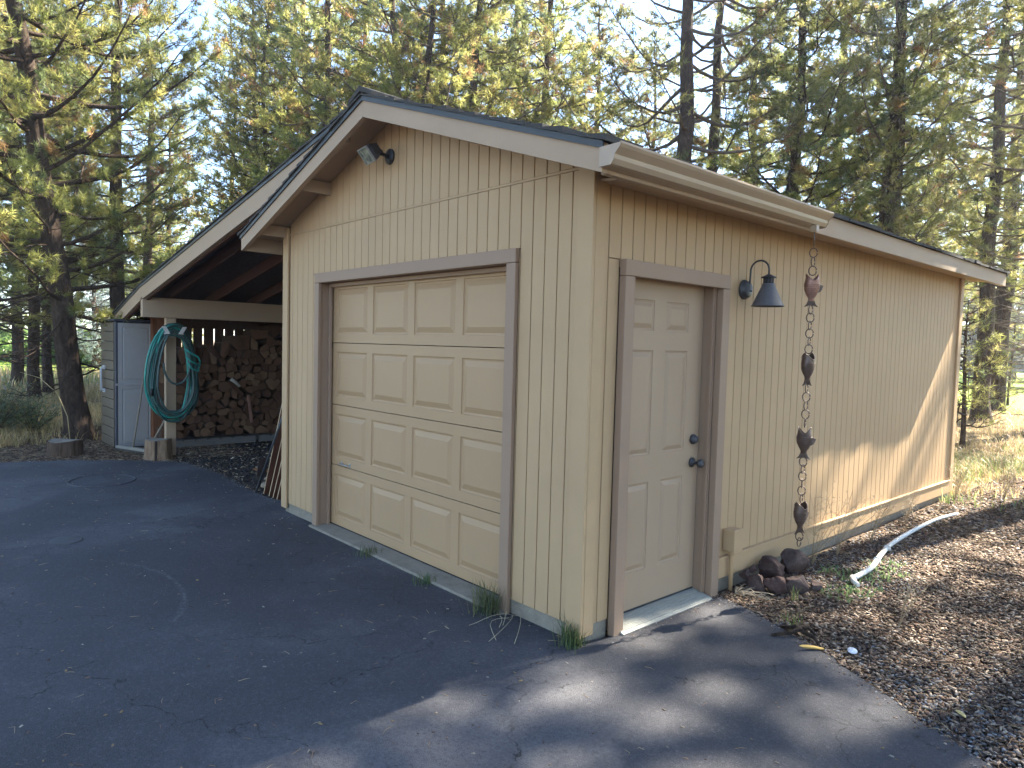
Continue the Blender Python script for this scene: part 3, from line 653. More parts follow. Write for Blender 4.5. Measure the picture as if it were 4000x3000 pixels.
segs = [(2.335, 2.215), (1.955, 1.69), (1.425, 1.19), (.925, .675), (.41, .37)]
for a, b in segs:
    nn_ = max(1, round((a-b)/.0545)); 
    for j in range(nn_+1): add_ring(a-(a-b)*j/nn_ if nn_ else a)
for z, ro in zip(fish_c, FR):
    f = link('fish_cup', fish_me, rc_, (0, 0, z-2.5), (0, 0, ro)); link('tail_fin', tail_me, f); link('back_fin', fin_me, f)
f = [o for o in rc_.children if o.name.startswith('fish_cup')][0]
f.material_slots[0].link = 'OBJECT'; f.material_slots[0].material = COPPERB; f['label'] = 'brighter copper fish cup at the top'

# ------------------------------------------------------------------ electrical box
eb = empty('electrical_box', (.0, 1.5, .36)); tag(eb, 'small tan electrical box with conduit right of the door trim', 'electrical box')
mb = MB(); mb.box((.0, -.055, -.075), (.085, .055, .075), ch=.006); mb.build('box_body', SIDING, eb)
mb = MB(); mb.box((.0855, -.058, -.078), (.093, .058, .078), ch=.003); mb.build('cover_plate', SIDING, eb)
mb = MB(); mb.tube([(.05, -.01, -.075), (.05, -.01, -.10), (.05, -.01, -.4)], [.019, .0155, .0155], 12); mb.tube([(.05, -.01, -.074), (.05, -.01, -.105)], .022, 12); mb.build('conduit', SIDING, eb)

# ------------------------------------------------------------------ storage locker
LOCK = simple('locker_grey', (.31, .29, .27), .55, .35, 0, .04, 8, .05); LOCKB = simple('locker_bronze', (.115, .088, .058), .6, .3, 0, .06, 20, .1); LOCKD = simple('locker_dark', (.05, .052, .065), .6)
lk = empty('storage_locker', (-8.82, -.355, 0)); tag(lk, 'tall plastic outdoor locker with grey side and bronze door beside the woodshed', 'locker')
WX, DY, HL = .86, .50, 1.86
mb = MB(); mb.box((-WX+.02, .02, .0), (-.02, DY, HL), ch=.01); mb.box((-.07, -.0, 0), (.0, .028, HL), ch=.005); mb.build('cabinet_frame', LOCKD, lk)
mb = MB(); mb.box((-WX-.02, -.025, HL+.001), (.02, DY+.02, HL+.035), ch=.012); mb.build('lid', LOCKD, lk)
P = lambda u, z, d: (-d, u, z)
for z0, z1 in ((.02, .93), (.955, HL-.02)):
    m = MB(); grid_face(m, [.03, .085, DY-.045, DY], [z0, z0+.05, z1-.05, z1], [(.085, DY-.045, z0+.05, z1-.05)], P)
    o = m.build('side_panel', LOCK, lk); raised_panel(.085, DY-.045, z0+.05, z1-.05, P, [(0, 0), (.006, .008), (.018, .008), (.026, .001)]).build('inset_panel', LOCK, o)
mb = MB(); mb.box((-.0, .0, .925), (.008, DY, .957), ch=.003); mb.build('band', LOCK, lk)
for k in range(13):
    z0 = .01+k*(HL-.02)/13; mb = MB(); mb.box((-WX+.01, -.012, z0+.004), (-.075, .018, z0+(HL-.02)/13-.004), ch=.004); mb.build('door_board', LOCKB, lk)
mb = MB(); mb.tube([(-WX+.24, -.012, 1.17), (-WX+.24, -.06, 1.17), (-WX+.24, -.06, .82), (-WX+.24, -.012, .82)], .016, 8); mb.box((-WX+.16, -.030, 1.14), (-WX+.3, -.012, 1.20), ch=.004); mb.box((-WX+.16, -.030, .79), (-WX+.3, -.012, .85), ch=.004); mb.build('handle', simple('light_plastic', (.42, .42, .42), .5), lk)

# ------------------------------------------------------------------ garden hose and hanger on the post
TEAL = simple('teal_rubber', (.02, .25, .20), .42, .45, 0, .12, 6, .03); TEALD = simple('dull_green_rubber', (.035, .085, .075), .5, .4, 0, .15, 6, .03); TEALG = simple('grey_green_rubber', (.06, .095, .085), .5, .4, 0, .15, 6)
XH = -7.72
hg = empty('hose_hanger', (XH, .08, 1.70)); tag(hg, 'white two-pronged hose hanger on the shed post', 'hose hanger')
mb = MB(); mb.tube([(.02+.0, .17*math.cos(a), .0+.17*math.sin(a)-.06) for a in np.linspace(.35, math.pi-.35, 12)], .02, 8); mb.box((-.05, -.04, -.05), (.01, .04, .09)); mb.build('saddle', simple('white_hanger', (.5, .48, .45), .5), hg)
for s_ in (-1, 1):
    mb = MB(); mb.obox((.16, s_*.105, .045), (.008, 0, 0), (0, .026, .0), (0, s_*.028, .05)); mb.tube([(.01, s_*.11, .0), (.155, s_*.11, .0)], .012, 6); mb.build('prong', simple('white_prong', (.55, .52, .48), .5), hg)
hs = empty('garden_hose', (XH, .08, 1.02)); tag(hs, 'coiled teal garden hose hanging on the shed post', 'garden hose')
r = random.Random(12)
for k in range(13):
    a0, zt_, zb_ = .20+r.uniform(-.05, .045), .70+r.uniform(-.05, .13), -.36-r.uniform(0, .24); off = r.uniform(.02, .16)
    hw = .285+r.uniform(-.07, .05); sh = r.uniform(-.03, .03); pts = []
    for j in range(40):
        t = 2*math.pi*j/40; c_, s_ = math.cos(t), math.sin(t)
        zz = (zt_ if s_ > 0 else -zb_)*s_
        wid = hw*(1-.10*max(0, s_))*math.copysign(abs(c_)**.8, c_)
        pts.append((off+.02*math.sin(2*t+k), wid+sh+.012*math.sin(3*t+k), zz*(1 if s_ > 0 else 1)))
    mb = MB(); mb.tube(pts, .0145, 8, closed=True); mb.build('hose_loop', [TEAL, TEALD, TEALG, TEAL, TEALD][k % 5], hs)
mb = MB(); pts = [(.17, .17*math.cos(t)+.03, .28+.0+.38*math.sin(t)*(1 if math.sin(t) > 0 else .75)) for t in np.linspace(math.pi*1.0, 2*math.pi+.35, 24)]; mb.tube(pts, .014, 8); mb.build('hose_loop', TEALG, hs)
for dz, dy in ((.40, 0), (.29, .02), (.20, .05)):
    mb = MB(); mb.tube([(.19, .12+dy, dz+.08), (.2, .20, dz+.02), (.21, .29, dz-.03), (.18, .33, .30), (.10, .33, .25), (.03, .30, .27)], .013, 8); mb.build('hose_loop', TEAL, hs)
mb = MB(); mb.tube([(.15, -.285, -.06), (.15, -.28, -.16)], .02, 8); mb.build('coupling', simple('black_coupling', (.02, .02, .02), .5), hs)

# ------------------------------------------------------------------ push broom and tool
br = empty('push_broom', (-8.42, -.22, 0)); tag(br, 'push broom with weathered head leaning on the locker side', 'broom')
mb = MB(); mb.tube([(-.03, .0, .06), (-.2, .14, .7), (-.36, .26, 1.34)], .013, 8); mb.build('handle', HANDLEW, br)
mb = MB(); d = np.array([.62, .22, 0]); d /= np.linalg.norm(d); e = np.array([-d[1], d[0], 0]); mb.obox((.0, -.02, .05), d*.33, e*.035, (0, 0, .018)); mb.build('head_block', wood('pale_weathered', (.22, .20, .16), (.36, .33, .27), (9, 9, 30)), br)
mb = MB(); mb.obox((.0, -.02, .016), d*.32, e*.03, (0, 0, .016)); mb.build('bristles', simple('bristle', (.06, .05, .04)), br)
mb = MB(); mb.tube([(-.02, .0, .05), (.04, -.03, .07), (.10, -.04, .07)], .006, 6); mb.build('brace', SILVER, br)
tl = empty('garden_rake', (-8.1, -.12, 0)); tag(tl, 'old wooden-handled tool leaning across the shed post behind the hose', 'garden tool')
mb = MB(); mb.tube([(-.0, .0, .05), (.1, .17, .42), (.2, .33, .85)], .014, 8); mb.build('handle', HANDLEW, tl)
mb = MB(); mb.tube([(-.16, .04, .03), (.12, .0, .03)], .012, 6)
for k in range(9): mb.tube([(-.16+k*.035, .04-.005*k, .03), (-.17+k*.035, .0-.005*k, .004)], .005, 5)
mb.build('rake_head', simple('rusty_iron', (.09, .06, .045), .8), tl)

# ------------------------------------------------------------------ stumps
RINGS = M('cut_top', .9, .1); rv = RINGS.noise(RINGS.coord((1, 1, 1)), 12, 6, .7); RINGS.col(RINGS.ramp(rv, [(.3, (.14, .12, .095)), (.7, (.33, .29, .23))])); RINGS = RINGS.m
STUMPB = wood('split_bark', (.10, .05, .03), (.34, .24, .15), (26, 26, 2), kind='Object'); STUMPO = wood('old_bark', (.045, .03, .022), (.13, .08, .05), (20, 20, 3), kind='Object')
def stump(loc, r0, h, sidem, label, seed):
    e = empty('log_stump', loc); tag(e, label, 'stump'); rr = random.Random(seed); n = 40; m = MB()
    rads = [r0*(1+.05*math.sin(3*a+seed)+.03*math.sin(7*a)+rr.uniform(-.015, .015)-.05*(abs(((a*9+seed) % 6.28)-3.14) < .25)) for a in np.linspace(0, 2*math.pi, n+1)[:-1]]
    for z, k in ((-.02, 1.08), (h*.4, 1.02), (h-.01, .98), (h, .95)):
        for i in range(n): a = 2*math.pi*i/n; m.v.append((rads[i]*k*math.cos(a), rads[i]*k*math.sin(a), z+(0 if z < h-.02 else .012*math.sin(a*2))))
    for j in range(3):
        for i in range(n): m.f.append((j*n+i, j*n+(i+1) % n, (j+1)*n+(i+1) % n, (j+1)*n+i)); m.m.append(0); m.sm.append(False)
    m.build('bark', sidem, e)
    m = MB(); m.add([(rads[i]*.95*math.cos(2*math.pi*i/n), rads[i]*.95*math.sin(2*math.pi*i/n), h+.001+.012*math.sin(4*math.pi*i/n)) for i in range(n)]+[(0, 0, h-.004)], [(i, (i+1) % n, n) for i in range(n)]); m.build('cut_face', RINGS, e); return e
s1 = stump((-7.62, -.10, .0), .165, .27, STUMPB, 'upright split log round standing before the hose post', 1)
mb = MB(); mb.box((.155, -.01, .0), (.172, .012, .262)); mb.build('crack', simple('dark_crack', (.015, .01, .008)), s1, rot=(0, 0, R(-28)))
s2 = stump((-8.62, -1.02, .0), .20, .20, STUMPO, 'low dark cut stump at the asphalt edge near the leaning pine', 5)

# ------------------------------------------------------------------ firewood
def clip(poly, nx, ny, d):
    out = []
    for i in range(len(poly)):
        a, b = poly[i-1], poly[i]; fa, fb = a[0]*nx+a[1]*ny-d, b[0]*nx+b[1]*ny-d
        if fa <= 0: 
            if fb <= 0: out.append(b)
            else: t = fa/(fa-fb); out.append((a[0]+(b[0]-a[0])*t, a[1]+(b[1]-a[1])*t))
        elif fb <= 0: t = fa/(fa-fb); out.append((a[0]+(b[0]-a[0])*t, a[1]+(b[1]-a[1])*t)); out.append(b)
    return out
rr = random.Random(21)
XF = -8.5
def piletop(y): return np.interp(y, [.3, .5, .7, 1.0, 1.4, 1.9, 2.3, 3.4], [1.35, 1.42, 1.42, 1.50, 1.56, 1.74, 1.78, 1.75])
ORD = 'zeroth first second third fourth fifth sixth seventh eighth ninth tenth eleventh twelfth thirteenth fourteenth fifteenth sixteenth seventeenth eighteenth nineteenth twentieth'.split()+['twenty-'+t for t in 'first second third fourth fifth sixth seventh eighth ninth'.split()]
sites = []; rowof = {}
z = .205; row = 0
while z < 1.8:
    y = .32+(row % 2)*.07; 
    while y < 3.1:
        s_ = rr.uniform(.085, .165)
        if z < piletop(y)-.02: sites.append((y+rr.uniform(-.03, .03), z+rr.uniform(-.035, .035))); rowof[sites[-1]] = row
        y += s_
    z += rr.uniform(.095, .12); row += 1
for _ in range(26):
    sites.pop(rr.randrange(len(sites)))
posof = {}
for rw in set(rowof.values()):
    for q_, st in enumerate(sorted([t for t in sites if rowof[t] == rw])): posof[st] = q_+1
groups = {'round': 'round firewood logs in the stack', 'split': 'split firewood pieces in the stack'}
nlog = 0
for (sx_, sz_) in sites[:295]:
    poly = [(sx_-.17, max(sz_-.17, .145)), (sx_+.17, max(sz_-.17, .145)), (sx_+.17, sz_+.17), (sx_-.17, sz_+.17)]
    for (ox, oz) in sites:
        if (ox, oz) == (sx_, sz_): continue
        dx, dz = ox-sx_, oz-sz_
        if dx*dx+dz*dz > .16: continue
        l2_ = math.hypot(dx, dz); poly = clip(poly, dx/l2_, dz/l2_, (dx*(sx_+ox)/2+dz*(sz_+oz)/2)/l2_-.003)
        if len(poly) < 3: break
    if len(poly) < 3: continue
    A = np.array(poly); ctr = A.mean(0); dmin = min(np.linalg.norm(A-ctr, axis=1)); 
    low = sz_ < .75
    is_round = rr.random() < (.20 if low else .10) and dmin > .04
    if is_round:
        n = 14; a0 = rr.random(); Rr = dmin*.98; prof = [(ctr[0]+Rr*math.cos(a0+2*math.pi*i/n)*(1+rr.uniform(-.04, .04)), ctr[1]+Rr*math.sin(a0+2*math.pi*i/n)*(1+rr.uniform(-.04, .04))) for i in range(n)]
    else:
        # cut one or two corners, chamfer by subdividing
        if rr.random() < .55: th = rr.uniform(0, 6.28); poly = clip(poly, math.cos(th), math.sin(th), ctr[0]*math.cos(th)+ctr[1]*math.sin(th)+dmin*rr.uniform(.35, .7))
        prof = []; k_ = len(poly)
        for i in range(k_):
            a, b, c3 = np.array(poly[i-1]), np.array(poly[i]), np.array(poly[(i+1) % k_])
            prof += [tuple(b+(a-b)*.08), tuple(b+(c3-b)*.08)]
    if sz_ < .75: out_ = rr.uniform(-.02, .10)
    else: out_ = rr.uniform(-.06, .05)
    Ln = .42; cx, cz_ = ctr; n = len(prof); m = MB()
    tilt = rr.uniform(-.05, .05)
    front = [(rr.uniform(-.006, .006), a-cx, b-cz_) for a, b in prof]; back = [(-Ln, (a-cx)*.9, (b-cz_)*.9) for a, b in prof]
    m.add(front+back, [tuple(range(n))], 1); m.add(front+back, [(i, n+i, n+(i+1) % n, (i+1) % n) for i in range(n)]+[tuple(range(n, 2*n))[::-1]], 0)
    me = m.mesh('firewood_log', [STUMPO, LOGEND]); o = link('firewood_log', me, None, (XF+out_, cx, cz_), (0, 0, tilt))
    where = '%s row up from the pallets, %s from the left end' % (ORD[rowof[(sx_, sz_)]+1], ORD[posof[(sx_, sz_)]])
    tag(o, ('round log, ' if is_round else 'split log, ')+where, 'firewood log', groups['round' if is_round else 'split'])
    nlog += 1
# special loose pieces
mb = MB(); mb.tube([(0, 0, 0), (.03, .06, -.05), (.05, .12, -.12)], [.028, .024, .022], 8); o = mb.build('firewood_log', wood('pale_stick', (.3, .27, .22), (.45, .41, .34), kind='Object'), loc=(XF+.14, 1.13, 1.03)); tag(o, 'short pale peeled stick lying on top of a big log end mid-stack', 'stick')
mb = MB(); mb.obox((0, 0, 0), (.012, 0, 0), (0, .019, .0), (0, -.03, .22)); o = mb.build('wood_lath', wood('reddish_lath', (.22, .11, .08), (.32, .18, .13), kind='Object'), loc=(XF+.16, 1.42, .56)); tag(o, 'reddish lath leaning against the lower firewood', 'wood strip')
# pallets
for k, (y0, ln) in enumerate(((.28, 1.28), (1.62, 1.3), (3.0, 1.2))):
    pl = empty('pallet', (XF-.2, y0, 0)); tag(pl, ['weathered grey pallet under the near end of the firewood', 'weathered grey pallet under the middle of the firewood', 'weathered grey pallet under the far end of the firewood'][k], 'pallet')
    for j in range(3): mb = MB(); mb.box((.24-.23*j-.05, 0, .01), (.26-.23*j, ln, .095)); mb.build('runner', GREYW, pl)
    for j in range(7): mb = MB(); mb.box((-.3, j*ln/7+.01, .096), (.28, j*ln/7+ln/7-.03, .115)); mb.build('deck_board', GREYW, pl)

# ------------------------------------------------------------------ boards leaning on the garage's left side
def lean_board(b0, b1, t0, t1, th, mats, label, cat='board', name='leaning_board'):
    b0, b1, t0, t1 = map(np.array, (b0, b1, t0, t1)); nrm = np.cross(b1-b0, t0-b0); nrm = nrm/np.linalg.norm(nrm)*th
    m = MB(); vs = [b0, b1, t1, t0, b0+nrm, b1+nrm, t1+nrm, t0+nrm]
    m.add(vs, [(0, 3, 2, 1), (4, 5, 6, 7)], 0); m.add(vs, [(0, 1, 5, 4), (1, 2, 6, 5), (2, 3, 7, 6), (3, 0, 4, 7)], 1)
    o = m.build(name, mats); tag(o, label, cat); return o
PE = [PLYR, EDGEW]
xw = -3.90
for k, (xo, hh, lab) in enumerate(((-.80, 1.56, 'tallest red-brown plywood sheet leaning outermost on the garage'), (-.66, 1.22, 'second red-brown plywood sheet leaning behind the tallest'), (-.56, 1.02, 'third plywood sheet with pale edge leaning on the garage'), (-.46, .9, 'shortest plywood sheet leaning nearest the garage wall'))):
    lean_board((xw+xo, .14, .01), (xw+xo-.05, .62, .01), (xw-.03-.025*(3-k), .14, hh), (xw-.03-.025*(3-k), .62, hh), .014, PE, lab, 'plywood sheet', 'plywood_sheet')
mb = MB(); mb.tube([(-4.80, .10, .01), (-4.2, .07, .72), (-3.97, .06, 1.0)], .013, 6); mb.build
o = mb.build('steel_bar', simple('blued_steel', (.10, .11, .12), .5, .4, .4), None); tag(o, 'thin grey steel bar leaning in front of the plywood sheets', 'metal bar')
mb = MB(); mb.obox((0, 0, 0), (.006, 0, 0), (0, .05, 0), (.03, 0, .10)); o = mb.build('flat_plate', simple('rust_plate', (.05, .035, .03), .8), loc=(-4.68, .12, .30)); tag(o, 'dark rusty plate hooked on the leaning steel bar', 'metal plate')
# scraps: jar, split wood, orange leaf litter
jar = empty('glass_jar', (-5.35, .50, .0)); tag(jar, 'small clear jar standing by the wood scraps', 'jar')
mb = MB(); mb.lathe([(.035, 0), (.042, .01), (.042, .085), (.03, .10), (.03, .112), (.0, .112)], (0, 0, 0), 18); gm = M('jar_glass', .1, .5); gm.col((.5, .55, .55)); gm.b.inputs['Transmission Weight'].default_value = .8; mb.build('jar_body', gm.m, jar)
mb = MB(); mb.lathe([(.032, .113), (.034, .113), (.034, .13), (.0, .13)], (0, 0, 0), 18); mb.build('lid', SILVER, jar)
def chunk(loc, s, mat, name, label, cat, seed):
    bm = bmesh.new(); bmesh.ops.create_icosphere(bm, subdivisions=2, radius=1); q = random.Random(seed)
    dirs = [(Vector((q.gauss(0, 1), q.gauss(0, 1), q.gauss(0, 1))).normalized(), q.uniform(.55, .85)) for _ in range(12)]
    for v in bm.verts:
        for dn, dd_ in dirs:
            t = v.co.dot(dn)
            if t > dd_: v.co -= dn*(t-dd_)
        v.co = Vector((v.co.x*s[0], v.co.y*s[1], v.co.z*s[2]))*(1+q.uniform(-.03, .03))
    me = bpy.data.meshes.new(name); bm.to_mesh(me); bm.free(); me.materials.append(mat)
    o = link(name, me, None, loc, (0, 0, q.uniform(0, 6))); tag(o, label, cat); return o
PALEW = wood('pale_split', (.26, .20, .13), (.42, .34, .24), kind='Object')
chunk((-5.02, .42, .05), (.14, .07, .05), PALEW, 'wood_scrap', 'pale split wood chunk left of the steel bar foot', 'wood scrap', 3)
chunk((-4.92, .26, .045), (.10, .06, .045), PALEW, 'wood_scrap', 'pale wood chunk touching the steel bar foot', 'wood scrap', 4)
chunk((-4.98, .36, .115), (.12, .05, .03), PALEW, 'wood_scrap', 'flat pale wood piece on top of the scrap chunks', 'wood scrap', 6)
o = chunk((-5.95, .72, .012), (.26, .12, .014), simple('rust_orange', (.34, .15, .055), .9), 'bark_slab', 'flat rust-orange bark slab on the shed floor', 'bark', 8); o.rotation_euler = (0, 0, R(35))
for (x, y, a, ln) in ((-7.0, 1.35, .55, .5), (-6.6, 1.15, .3, .36)):
    mb = MB(); mb.box((-ln/2, -.015, 0), (ln/2, .015, .012)); o = mb.build('wood_lath', EDGEW, loc=(x, y, .012), rot=(0, 0, a)); tag(o, 'longer pale lath lying on the shed floor' if ln > .4 else 'shorter pale lath lying on the shed floor', 'wood strip')

# ------------------------------------------------------------------ rocks by the wall
def rock(loc, s, seed, label, rot=0):
    bm = bmesh.new(); bmesh.ops.create_icosphere(bm, subdivisions=4, radius=1); q = random.Random(seed)
    dirs = [(Vector((q.gauss(0, 1), q.gauss(0, 1), q.gauss(0, 1))).normalized(), q.uniform(.42, .8)) for _ in range(11)]
    from mathutils import noise as mn
    for v in bm.verts:
        for dn, dd_ in dirs:
            t = v.co.dot(dn)
            if t > dd_: v.co -= dn*(t-dd_)*.95
        n_ = mn.fractal(v.co*1.9+Vector((seed, 0, 0)), .7, 2, 6)*.13+mn.noise(v.co*8+Vector((0, seed, 0)))*.035+mn.noise(v.co*19)*.02
        v.co = v.co*(1+n_); v.co = Vector((v.co.x*s[0], v.co.y*s[1], v.co.z*s[2]))
    me = bpy.data.meshes.new('rock'); bm.to_mesh(me); bm.free(); me.materials.append(ROCKM); me.polygons.foreach_set('use_smooth', [True]*len(me.polygons))
    o = link('rock', me, None, loc, (q.uniform(-.2, .2), q.uniform(-.2, .2), rot)); tag(o, label, 'rock'); return o
rock((.145, 1.90, .10), (.10, .115, .095), 1, 'large dark rounded lava rock leaning on the skirt board')
rock((.19, 2.12, .10), (.115, .155, .11), 2, 'largest reddish lava rock at the right of the pile', .1)
rock((.19, 1.61, .055), (.075, .085, .09), 3, 'reddish rough rock at the left front of the pile')
rock((.27, 1.68, .055), (.08, .095, .085), 4, 'grey angular rock in the front middle of the pile')
rock((.36, 1.83, .06), (.10, .145, .09), 5, 'pitted brown rock in front of the largest rock')
rock((.08, 1.64, .09), (.05, .065, .05), 6, 'small reddish rock behind the left front rock')
rock((.07, 1.76, .11), (.038, .045, .035), 7, 'small pale tan stone tucked against the wall')
rock((.42, 2.0, .025), (.055, .07, .055), 8, 'low reddish rock at the right foot of the pile')

# ------------------------------------------------------------------ white pipe
WPIPE = M('white_pvc', .5, .4); wn = WPIPE.noise(WPIPE.coord((1, 1, 1), 'World'), 18, 6, .75); WPIPE.col(WPIPE.ramp(wn, [(.35, (.50, .48, .43)), (.6, (.70, .69, .64)), (.72, (.24, .19, .13))])); WPIPE = WPIPE.m
pp = empty('white_pipe', (.52, 2.4, .02)); tag(pp, 'curved white plastic pipe lying on the bark mulch', 'pipe')
key = [(.53, 2.36), (.515, 2.55), (.51, 2.76), (.463, 2.98), (.416, 3.2), (.382, 3.42), (.34, 3.65), (.305, 4.0), (.30, 4.35), (.305, 4.85), (.39, 5.25)]
def smooth(P3, k=6):
    P3 = [np.array(p, float) for p in P3]; out = []
    for i in range(len(P3)-1):
        p0, p1, p2, p3 = P3[max(i-1, 0)], P3[i], P3[i+1], P3[min(i+2, len(P3)-1)]
        for j in range(k): t = j/k; out.append(.5*((2*p1)+(p2-p0)*t+(2*p0-5*p1+4*p2-p3)*t*t+(3*p1-p0-3*p2+p3)*t**3))
    return out+[P3[-1]]
pipe_pts = smooth([(a-.52, b-2.4, .018+(.05*max(0, b-4.6))) for a, b in [(.53, 2.36), (.51, 2.74), (.42, 3.18), (.35, 3.62), (.305, 4.3), (.315, 4.88), (.39, 5.25)]])
mb = MB(); mb.tube(pipe_pts, list(np.interp(np.linspace(0, 1, len(pipe_pts)), [0, .6, 1], [.020, .019, .013])), 12); mb.build('pipe_run', WPIPE, pp)
mb = MB(); mb.tube([(.0, -.03, .02), (.03, -.09, .012), (.08, -.13, .006)], [.023, .019, .015], 10); mb.build('pipe_elbow', WPIPE, pp)
for i in (3, 5): a, b = key[i]; mb = MB(); mb.tube([(a-.52+.005, b-2.4-.03, .03), (a-.52-.005, b-2.4+.03, +.0)], .0225, 12); mb.build('coupling', WPIPE, pp)

# ------------------------------------------------------------------ foliage generators
def needles(Pp, D, k, ln, wd, tint, spread=.75, r=rng):
    n = len(Pp); Pp = np.repeat(Pp, k, 0); D = np.repeat(D, k, 0); T = np.repeat(tint, k, 0)
    rv = r.normal(size=(n*k, 3)); rv /= np.linalg.norm(rv, axis=1)[:, None]
    d = D*(1-spread*.4)+rv*spread; d /= np.linalg.norm(d, axis=1)[:, None]
    sd_ = np.cross(d, r.normal(size=(n*k, 3))); sd_ /= np.linalg.norm(sd_, axis=1)[:, None]+1e-9
    b = Pp+D*r.uniform(-.05, .05, (n*k, 1)); L3 = ln*r.uniform(.7, 1.25, (n*k, 1)); w3 = wd*r.uniform(.7, 1.2, (n*k, 1))
    V_ = np.stack([b-sd_*w3*.5, b+sd_*w3*.5, b+d*L3], 1).reshape(-1, 3); F_ = np.arange(len(V_)).reshape(-1, 3)
    T = np.repeat(T*r.uniform(.8, 1.2, (n*k, 1)), 3, 0); return V_, F_, T
def tubes(segs, n=4):
    """segs: list of (pts, radii)"""
    Vs, Fs, b = [], [], 0
    for pts, rad in segs:
        pts = np.asarray(pts); m_ = len(pts); t = np.gradient(pts, axis=0); t /= np.linalg.norm(t, axis=1)[:, None]+1e-9
        ref = np.array([.31, .17, .94]) if abs(t[:, 2]).mean() < .8 else np.array([.9, .3, .1])
        u = np.cross(t, ref); u /= np.linalg.norm(u, axis=1)[:, None]; v = np.cross(t, u)
        a = np.arange(n)*2*math.pi/n; rad = np.asarray(rad)[:, None, None]
        ring_ = pts[:, None, :]+rad*(np.cos(a)[None, :, None]*u[:, None, :]+np.sin(a)[None, :, None]*v[:, None, :])
        Vs.append(ring_.reshape(-1, 3)); I_ = b+np.arange(m_*n).reshape(m_, n); J = np.roll(I_, -1, 1)
        Fs.append(np.stack([I_[:-1], J[:-1], J[1:], I_[1:]], -1).reshape(-1, 4)); b += m_*n
    return np.concatenate(Vs), np.concatenate(Fs)
GREEN = np.array([[.095, .108, .022], [.135, .145, .028], [.065, .084, .026], [.175, .172, .036], [.25, .215, .05]])*1.12
BROWN = np.array([.20, .10, .035])
def make_pine(seed, Ht, r0, zc0, spread, nb, tufts, topfrac=.35, droop=.06, dead=14, kn=9, ln=.13, wd=.016, bare=.35, lump=1.0, bend=.15, brown=.05, bright=1.0):
    r = np.random.default_rng(seed); zs = np.linspace(0, Ht, 16); fx = r.uniform(0, 6, 4)
    ax = lambda z: np.stack([bend*np.sin(z*.45+fx[0])*z/Ht+.03*np.sin(z*1.9+fx[1]), bend*np.sin(z*.38+fx[2])*z/Ht+.03*np.sin(z*1.6+fx[3]), z], -1)-np.array([.03*math.sin(fx[1]), .03*math.sin(fx[3]), 0])
    trad = lambda z: r0*(1-z/Ht)**.85+.012+r0*.45*np.exp(-z/.22)
    zz = np.concatenate([[-.15, 0, .12, .3, .6], np.linspace(1, Ht, 22)]); pts = ax(zz); n = 14
    V_, F_ = tubes([(pts, trad(np.maximum(zz, 0)))], n); an = np.arange(len(V_)) % n
    V_[:, :2] += (V_[:, :2]-np.repeat(pts[:, :2], n, 0))*(.06*np.sin(an*2.3+V_[:, 2]*3)+.04*np.sin(an*5.1+V_[:, 2]*7))[:, None]
    trunk = raw_mesh('trunk', V_, F_, BARK, smooth=True)
    segs = []; P_, D_, T_ = [], [], []
    for i in range(nb+dead):
        isdead = i >= nb
        if isdead: z = r.uniform(.9, max(zc0+1.2, 2.2)); f = 0; Lb = spread*r.uniform(.25, .7)
        else:
            f = ((i+r.uniform(0, 1))/nb); z = zc0+(Ht-.25-zc0)*f**.95
            prof = min(1, (1-f)/topfrac+.12)*(.72+.28*min(1, f/.12)); Lb = spread*prof*r.uniform(.55, 1.12)
        a = i*2.39996+r.uniform(-.6, .6); out = np.array([math.cos(a), math.sin(a), 0]); m_ = 8; t = np.linspace(0, 1, m_)
        rise = r.uniform(-.25, .35) if not isdead else r.uniform(-.4, .1)
        if f > .8: rise += .5
        base = ax(np.array([z]))[0]; side = np.array([-out[1], out[0], 0]); sb = r.uniform(-.3, .3)
        pts = base+out*(t*Lb)[:, None]+side*(sb*Lb*t**2+.04*np.sin(t*9+i))[:, None]; pts[:, 2] += Lb*(rise*t-droop*2*t*(1-t)+.28*t**3*(not isdead))+.03*np.sin(t*7+i*2)
        rb = .008+(.013 if not isdead else .005)*Lb; segs.append((pts, rb*(1-.85*t)+.003))
        nt_ = int((5 if isdead else 9)*max(Lb, .5)/1.2)+3
        for k in range(nt_):
            s_ = r.uniform(.25 if isdead else bare, 1) if k else 1.0; p0 = np.array([np.interp(s_, t, pts[:, q]) for q in range(3)])
            sgn = 1 if k % 2 else -1; ang = r.uniform(.5, 1.15); dr = out*math.cos(ang)+side*sgn*math.sin(ang)+np.array([0, 0, r.uniform(-.25, .5)]); 
            if s_ == 1.0: dr = out+np.array([0, 0, .35])
            dr /= np.linalg.norm(dr); Lt = r.uniform(.18, .55)*(.6+.5*Lb/ max(spread, .1))
            tt = np.linspace(0, 1, 4)[:, None]; tp = p0+dr*tt*Lt+np.array([0, 0, 1])*(tt**2)*Lt*(.25 if not isdead else -.1); segs.append((tp, np.array([.007, .006, .005, .003])))
            if isdead: continue
            nf = max(2, int(round(Lt/.5*tufts))); clr = GREEN[r.integers(0, 5)] if r.random() < .8 else GREEN[3]
            if r.random() < brown: clr = BROWN
            for q in range(nf):
                s2_ = 1 if q == 0 else r.uniform(.5, 1.02); pp_ = p0+dr*s2_*Lt+np.array([0, 0, s2_**2*Lt*.25])+r.normal(size=3)*.035*lump
                dd2 = dr*.8+r.normal(size=3)*.5+np.array([0, 0, .45]); P_.append(pp_); D_.append(dd2/np.linalg.norm(dd2)); T_.append(clr*bright*r.uniform(.8, 1.25))
    Vb, Fb = tubes(segs, 4); limbs = raw_mesh('limbs', Vb, Fb, [BARK if seed % 2 else TWIG])
